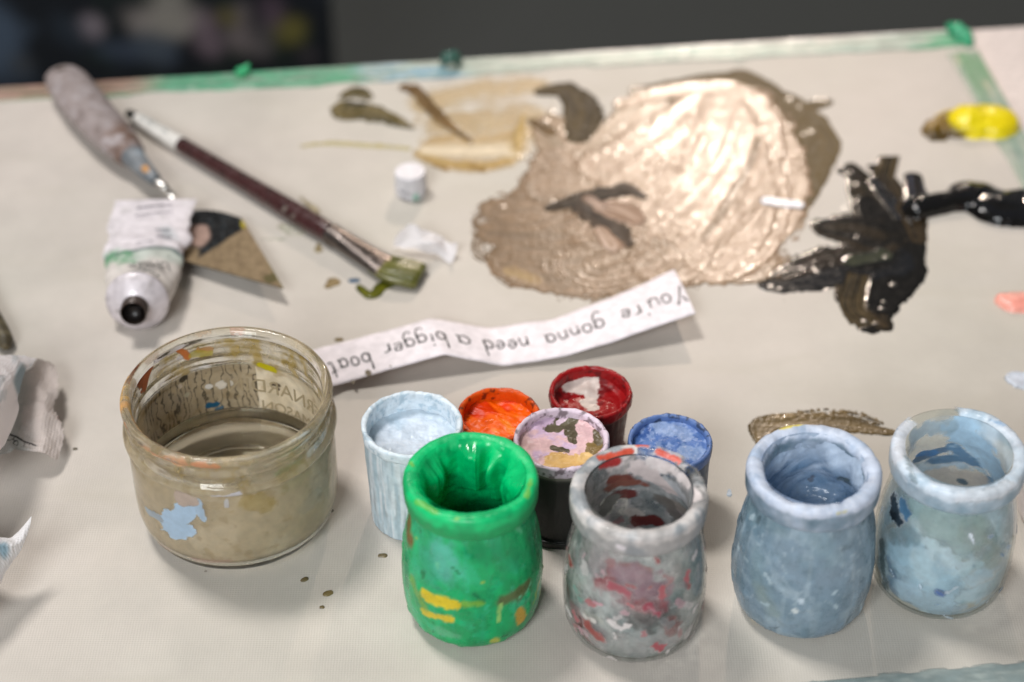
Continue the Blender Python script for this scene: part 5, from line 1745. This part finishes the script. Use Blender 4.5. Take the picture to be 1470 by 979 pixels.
V, f = sweep(P, np.interp(s, [0, .3, .8, .95, 1], [.0078, .0092, .0090, .0082, .0070]), np.interp(s, [0, .3, .8, .95, 1], [.0026, .0036, .0034, .0026, .0012]), 90, power=2.6)
ang = np.repeat(np.linspace(0, 2 * np.pi, 90, endpoint=False)[None], 50, 0)
hair = fbm(np.cos(ang) * 14, np.sin(ang) * 6, s[:, None] * 1.2, 3, 173)
V = V + (V - P[:, None]) * (hair * .14)[..., None]
col = mix(np.broadcast_to(L(88, 88, 30), V.shape), L(120, 118, 70), sm(0, .4, hair))
col = mix(col, L(62, 66, 24), sm(.05, .4, -hair))
col = mix(col, L(160, 140, 70), sm(.16, .0, s)[:, None] * sm(-.1, .3, hair) * .8)
mk('bristles', V, f, M['thick'], brush, col=col)

# second brush end peeping in beside the tissue
b2 = thing('paintbrush', 'dark brush end poking in at the left edge above the tissue', 'paintbrush', at(0, 470))
P = catmull(np.array([at(-70, 330, .006), at(-30, 420, .006), at(2, 478, .005), at(9, 500, .0035)]), 40)
s = np.linspace(0, 1, 40)
V, f = sweep(P, np.interp(s, [0, .8, 1], [.0045, .0042, .0012]), np.interp(s, [0, .8, 1], [.0045, .004, .0012]), 20)
col = mix(np.broadcast_to(L(70, 62, 44), V.shape), L(104, 94, 70), sm(0, .3, base_noise(V, 175, 300)))
mk('handle', V, f, M['wood'], b2, col=col)

# ------------------------------------------------------------------ cap and paper scraps
c = at(590, 277)
c = (c[0], c[1], .0003)
cap = thing('bottle_cap', 'small white ribbed cap standing between brush and taupe smear', 'cap', c)
V, TH, Z, R_, S = lathe([(0, .3), (7.2, 0), (7.9, .5), (8.1, 4), (7.9, 12.6), (7.5, 13.4), (6.4, 13.6), (0, 13.5)], 50, 144, c, lambda th, z, r, s: .12 * np.cos(th * 36) * (z < 12.5) * (z > 1))
col = np.broadcast_to(L(226, 222, 226), V.shape).copy()
col = mix(col, L(196, 196, 198), sm(13, 12.6, Z) * .5)
col = splat(V, col, cyl(597, 282, c, .0081), cyl(598, 292, c, .0081), .0019, L(120, 178, 156), .8, .3, 300, 3, .6)
mk('cap_body', V, gridF(50, 144, True), M['plastic'], cap, col=col)
VV, FF = [], []
for k, (x, y) in enumerate([(575, 274), (578, 276), (581, 277), (585, 278), (589, 279), (576, 284), (580, 286), (584, 287)]):
    p = cyl(x, y, c, .0083)
    th = math.atan2(p[0] - c[0], -(p[1] - c[1]))
    o = len(VV)
    for dt, dz in ((-.05, -.0007), (.05, -.0007), (.05, .0007), (-.05, .0007)):
        VV.append((c[0] + .0083 * math.sin(th + dt), c[1] - .0083 * math.cos(th + dt), p[2] + dz))
    FF.append((o, o + 1, o + 2, o + 3))
mk('cap_print', np.array(VV), FF, gmat, cap, smooth=False)


def sheet(name, ctrl, n, m, colf, mat, label, cat, amp=.0008, fr=180, seed=0, ragged=0, parent=None):
    G = cat_grid(ctrl, n, m)
    px, py, z = G[..., 0], G[..., 1], np.maximum(G[..., 2], .0002)
    V = at(px, py, z)
    d = fbm(V[..., 0] * fr, V[..., 1] * fr, V[..., 2] * fr, 4, seed)
    cr = np.abs(fbm(V[..., 0] * fr * .6, V[..., 1] * fr * .6, V[..., 2] * fr * .6 + 9, 3, seed + 4))
    V[..., 2] = np.maximum(V[..., 2] + amp * (d + 1.2 * (.35 - cr)), .0004)
    V[..., 1] += amp * .5 * d
    col = colf(px, py, V)
    f = gridF(n, m)
    return V.reshape(-1, 3), f, col.reshape(-1, 3)


def scrap_col(px, py, V):
    return np.broadcast_to(L(246, 243, 245), V.shape).copy()


V, f, col = sheet('x', [[(566, 338, .009), (592, 326, .013), (622, 338, .007), (640, 346, .005), (657, 352, .008)],
                        [(566, 350, .003), (594, 344, .008), (620, 350, .009), (640, 358, .004), (655, 365, .003)],
                        [(562, 358, .001), (590, 358, .004), (612, 362, .003), (634, 370, .002), (648, 378, .001)]], 40, 60, scrap_col, None, '', '', .0022, 160, 181)
mk('paper_scrap', V, f[:, ::-1], M['tissue'], col=col, label='crumpled white scrap of paper just above the brush tip', cat='paper scrap')


# crumpled paper towels at the left
def tcol(px, py, V):
    col = np.broadcast_to(L(246, 240, 241), V.shape).copy()
    n = fbm(px * .04, py * .04, 0, 4, 191)
    col = mix(col, L(186, 194, 198), sm(.1, .4, n) * .6)
    col = mix(col, L(122, 150, 160), sm(1, .4, np.hypot((px - 32) / 14, (py - 552) / 30) + .4 * n) * .8)
    return col


def gcol(px, py, V):
    n = fbm(px * .05, py * .05, 0, 4, 192)
    n2 = fbm(px * .16, py * .16, 0, 3, 194)
    col = np.broadcast_to(L(220, 209, 204), V.shape).copy()
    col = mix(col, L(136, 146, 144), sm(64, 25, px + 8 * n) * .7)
    col = mix(col, L(214, 204, 200), sm(.1, .5, n) * .4)
    dots = sm(.35, .2, np.abs(((px * .33 + n) % 1) - .5) * 2) * sm(.35, .2, np.abs(((py * .33 + n) % 1) - .5) * 2)
    col = mix(col, L(136, 142, 148), dots * .4 * sm(560, 520, py))
    web = np.abs(fbm(px * .13, py * .13, 0, 2, 193))
    inr = sm(1, .85, np.hypot((px - 28) / 24, (py - 634) / 11) + .25 * n2) * ((py - 626) > -.35 * (12 - px))
    col = mix(col, L(32, 34, 38), inr * sm(.12, .05, web))
    ln = np.abs((py - 622) - (px - 8) * .42)
    col = mix(col, L(30, 32, 36), sm(2.0, .8, ln) * sm(6, 10, px) * sm(56, 50, px))
    col = mix(col, L(110, 50, 40), sm(1, .6, np.hypot((px - 86) / 4, (py - 604) / 5)))
    return col


V1, f1, c1 = sheet('x', [[(-140, 520, .030), (-70, 500, .036), (-20, 508, .034), (22, 510, .026), (54, 513, .020)],
                         [(-140, 560, .050), (-70, 545, .056), (-20, 548, .050), (14, 545, .040), (36, 545, .026)],
                         [(-140, 600, .052), (-70, 592, .056), (-22, 588, .050), (6, 580, .042), (26, 574, .030)],
                         [(-140, 640, .044), (-70, 640, .048), (-22, 630, .042), (2, 612, .036), (27, 592, .028)],
                         [(-140, 690, .020), (-70, 690, .024), (-26, 676, .024), (-4, 652, .024), (12, 622, .022)]], 90, 110, tcol, None, '', '', .0034, 70, 195)
V2, f2, c2 = sheet('x', [[(0, 530, .010), (30, 520, .016), (50, 514, .020), (66, 516, .016), (80, 524, .010)],
                         [(-4, 560, .010), (26, 552, .018), (46, 548, .016), (64, 552, .012), (88, 550, .012)],
                         [(-8, 600, .010), (20, 596, .016), (42, 594, .012), (62, 598, .015), (80, 585, .010)],
                         [(-12, 640, .012), (14, 632, .016), (40, 630, .013), (66, 630, .013), (96, 622, .008)],
                         [(-16, 664, .008), (12, 655, .014), (36, 652, .011), (62, 656, .010), (84, 666, .004)]], 120, 130, gcol, None, '', '', .0032, 85, 196)
# ragged outer border of the thin layer
G = np.arange(120 * 130).reshape(120, 130)
jag = (6 * (1 + fbm(np.arange(120) * .35, 0, 0, 3, 197))).astype(int)
drop = np.zeros(120 * 130, bool)
for i in range(120):
    drop[G[i, 130 - jag[i]:]] = True
f2 = f2[~drop[f2].any(1)]
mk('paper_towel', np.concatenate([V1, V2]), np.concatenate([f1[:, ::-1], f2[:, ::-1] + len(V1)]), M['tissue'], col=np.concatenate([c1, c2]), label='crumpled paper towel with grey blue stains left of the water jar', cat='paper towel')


def t2col(px, py, V):
    col = np.broadcast_to(L(244, 242, 244), V.shape).copy()
    n = fbm(px * .05, py * .05, 0, 4, 198)
    return mix(col, L(150, 186, 206), sm(1, .4, np.hypot((px - 4) / 16, (py - 786) / 14) + .4 * n) * .9)


V1, f1, c1 = sheet('x', [[(-140, 760, .012), (-70, 755, .022), (-20, 770, .026), (20, 768, .026), (46, 744, .030)],
                         [(-140, 790, .030), (-70, 785, .036), (-20, 782, .034), (14, 782, .029), (42, 764, .027)],
                         [(-140, 820, .034), (-70, 812, .038), (-20, 800, .032), (10, 794, .027), (32, 784, .024)],
                         [(-140, 850, .026), (-70, 850, .028), (-24, 836, .026), (2, 818, .024), (20, 800, .022)],
                         [(-140, 900, .006), (-70, 905, .010), (-26, 880, .014), (-4, 850, .018), (6, 826, .018)]], 80, 90, t2col, None, '', '', .003, 80, 199)
mk('paper_towel', V1, f1[:, ::-1], M['tissue'], col=c1, label='pointed torn tissue corner with pale blue stain at lower left', cat='paper towel')

# ------------------------------------------------------------------ light
def area(name, loc, tgt, size, power, color, sy=None):
    l = bpy.data.lights.new(name, 'AREA')
    l.energy = power
    l.color = color
    l.size = size
    if sy:
        l.shape = 'RECTANGLE'
        l.size_y = sy
    o = bpy.data.objects.new(name, l)
    COL.objects.link(o)
    d = np.array(tgt, float) - np.array(loc, float)
    from mathutils import Vector
    o.location = loc
    o.rotation_euler = Vector(d).to_track_quat('-Z', 'Y').to_euler()
    return o


area('window_light', (-.85, .6, 2.6), (0, 0, 0), .5, 49, (1.0, .965, .93), .55)
from mathutils import Vector
sl = bpy.data.lights.new('warm_lamp', 'SPOT')
sl.energy = 64
sl.color = (1.0, .83, .69)
sl.shadow_soft_size = .035
sl.spot_size = rad(17)
sl.spot_blend = 1.0
so = bpy.data.objects.new('warm_lamp', sl)
COL.objects.link(so)
so.location = (.28, 1.75, 1.06)
so.rotation_euler = (Vector((.09, .20, 0)) - Vector((.28, 1.75, 1.06))).to_track_quat('-Z', 'Y').to_euler()
area('front_fill', (-.7, -2.0, 1.45), (0, -.1, .03), .9, 44, (.94, .975, 1.0))  # fill lamp added on the camera side to brighten the jar fronts

w = bpy.data.worlds.new('World')
SC.world = w
w.use_nodes = True
bg = w.node_tree.nodes['Background']
bg.inputs[0].default_value = (1.0, .98, .95, 1)
bg.inputs[1].default_value = .14

cd = bpy.data.cameras.new('camera')
cam = bpy.data.objects.new('camera', cd)
COL.objects.link(cam)
cam.location = CAM
cam.rotation_euler = (math.pi / 2 - PIT, 0, 0)
cd.sensor_width = 36
cd.lens = F / 1470 * 36
cd.clip_start = .01
cd.clip_end = 50
cd.dof.use_dof = True
cd.dof.focus_distance = float((at(790, 632, .045) - CAM) @ FW)
cd.dof.aperture_fstop = 5.0
SC.camera = cam

SC.view_settings.view_transform = 'Standard'
SC.view_settings.look = 'None'
SC.view_settings.exposure = .04
SC.view_settings.gamma = 1
SC.cycles.max_bounces = 14
SC.cycles.transparent_max_bounces = 24
SC.cycles.transmission_bounces = 12
SC.cycles.use_denoising = True
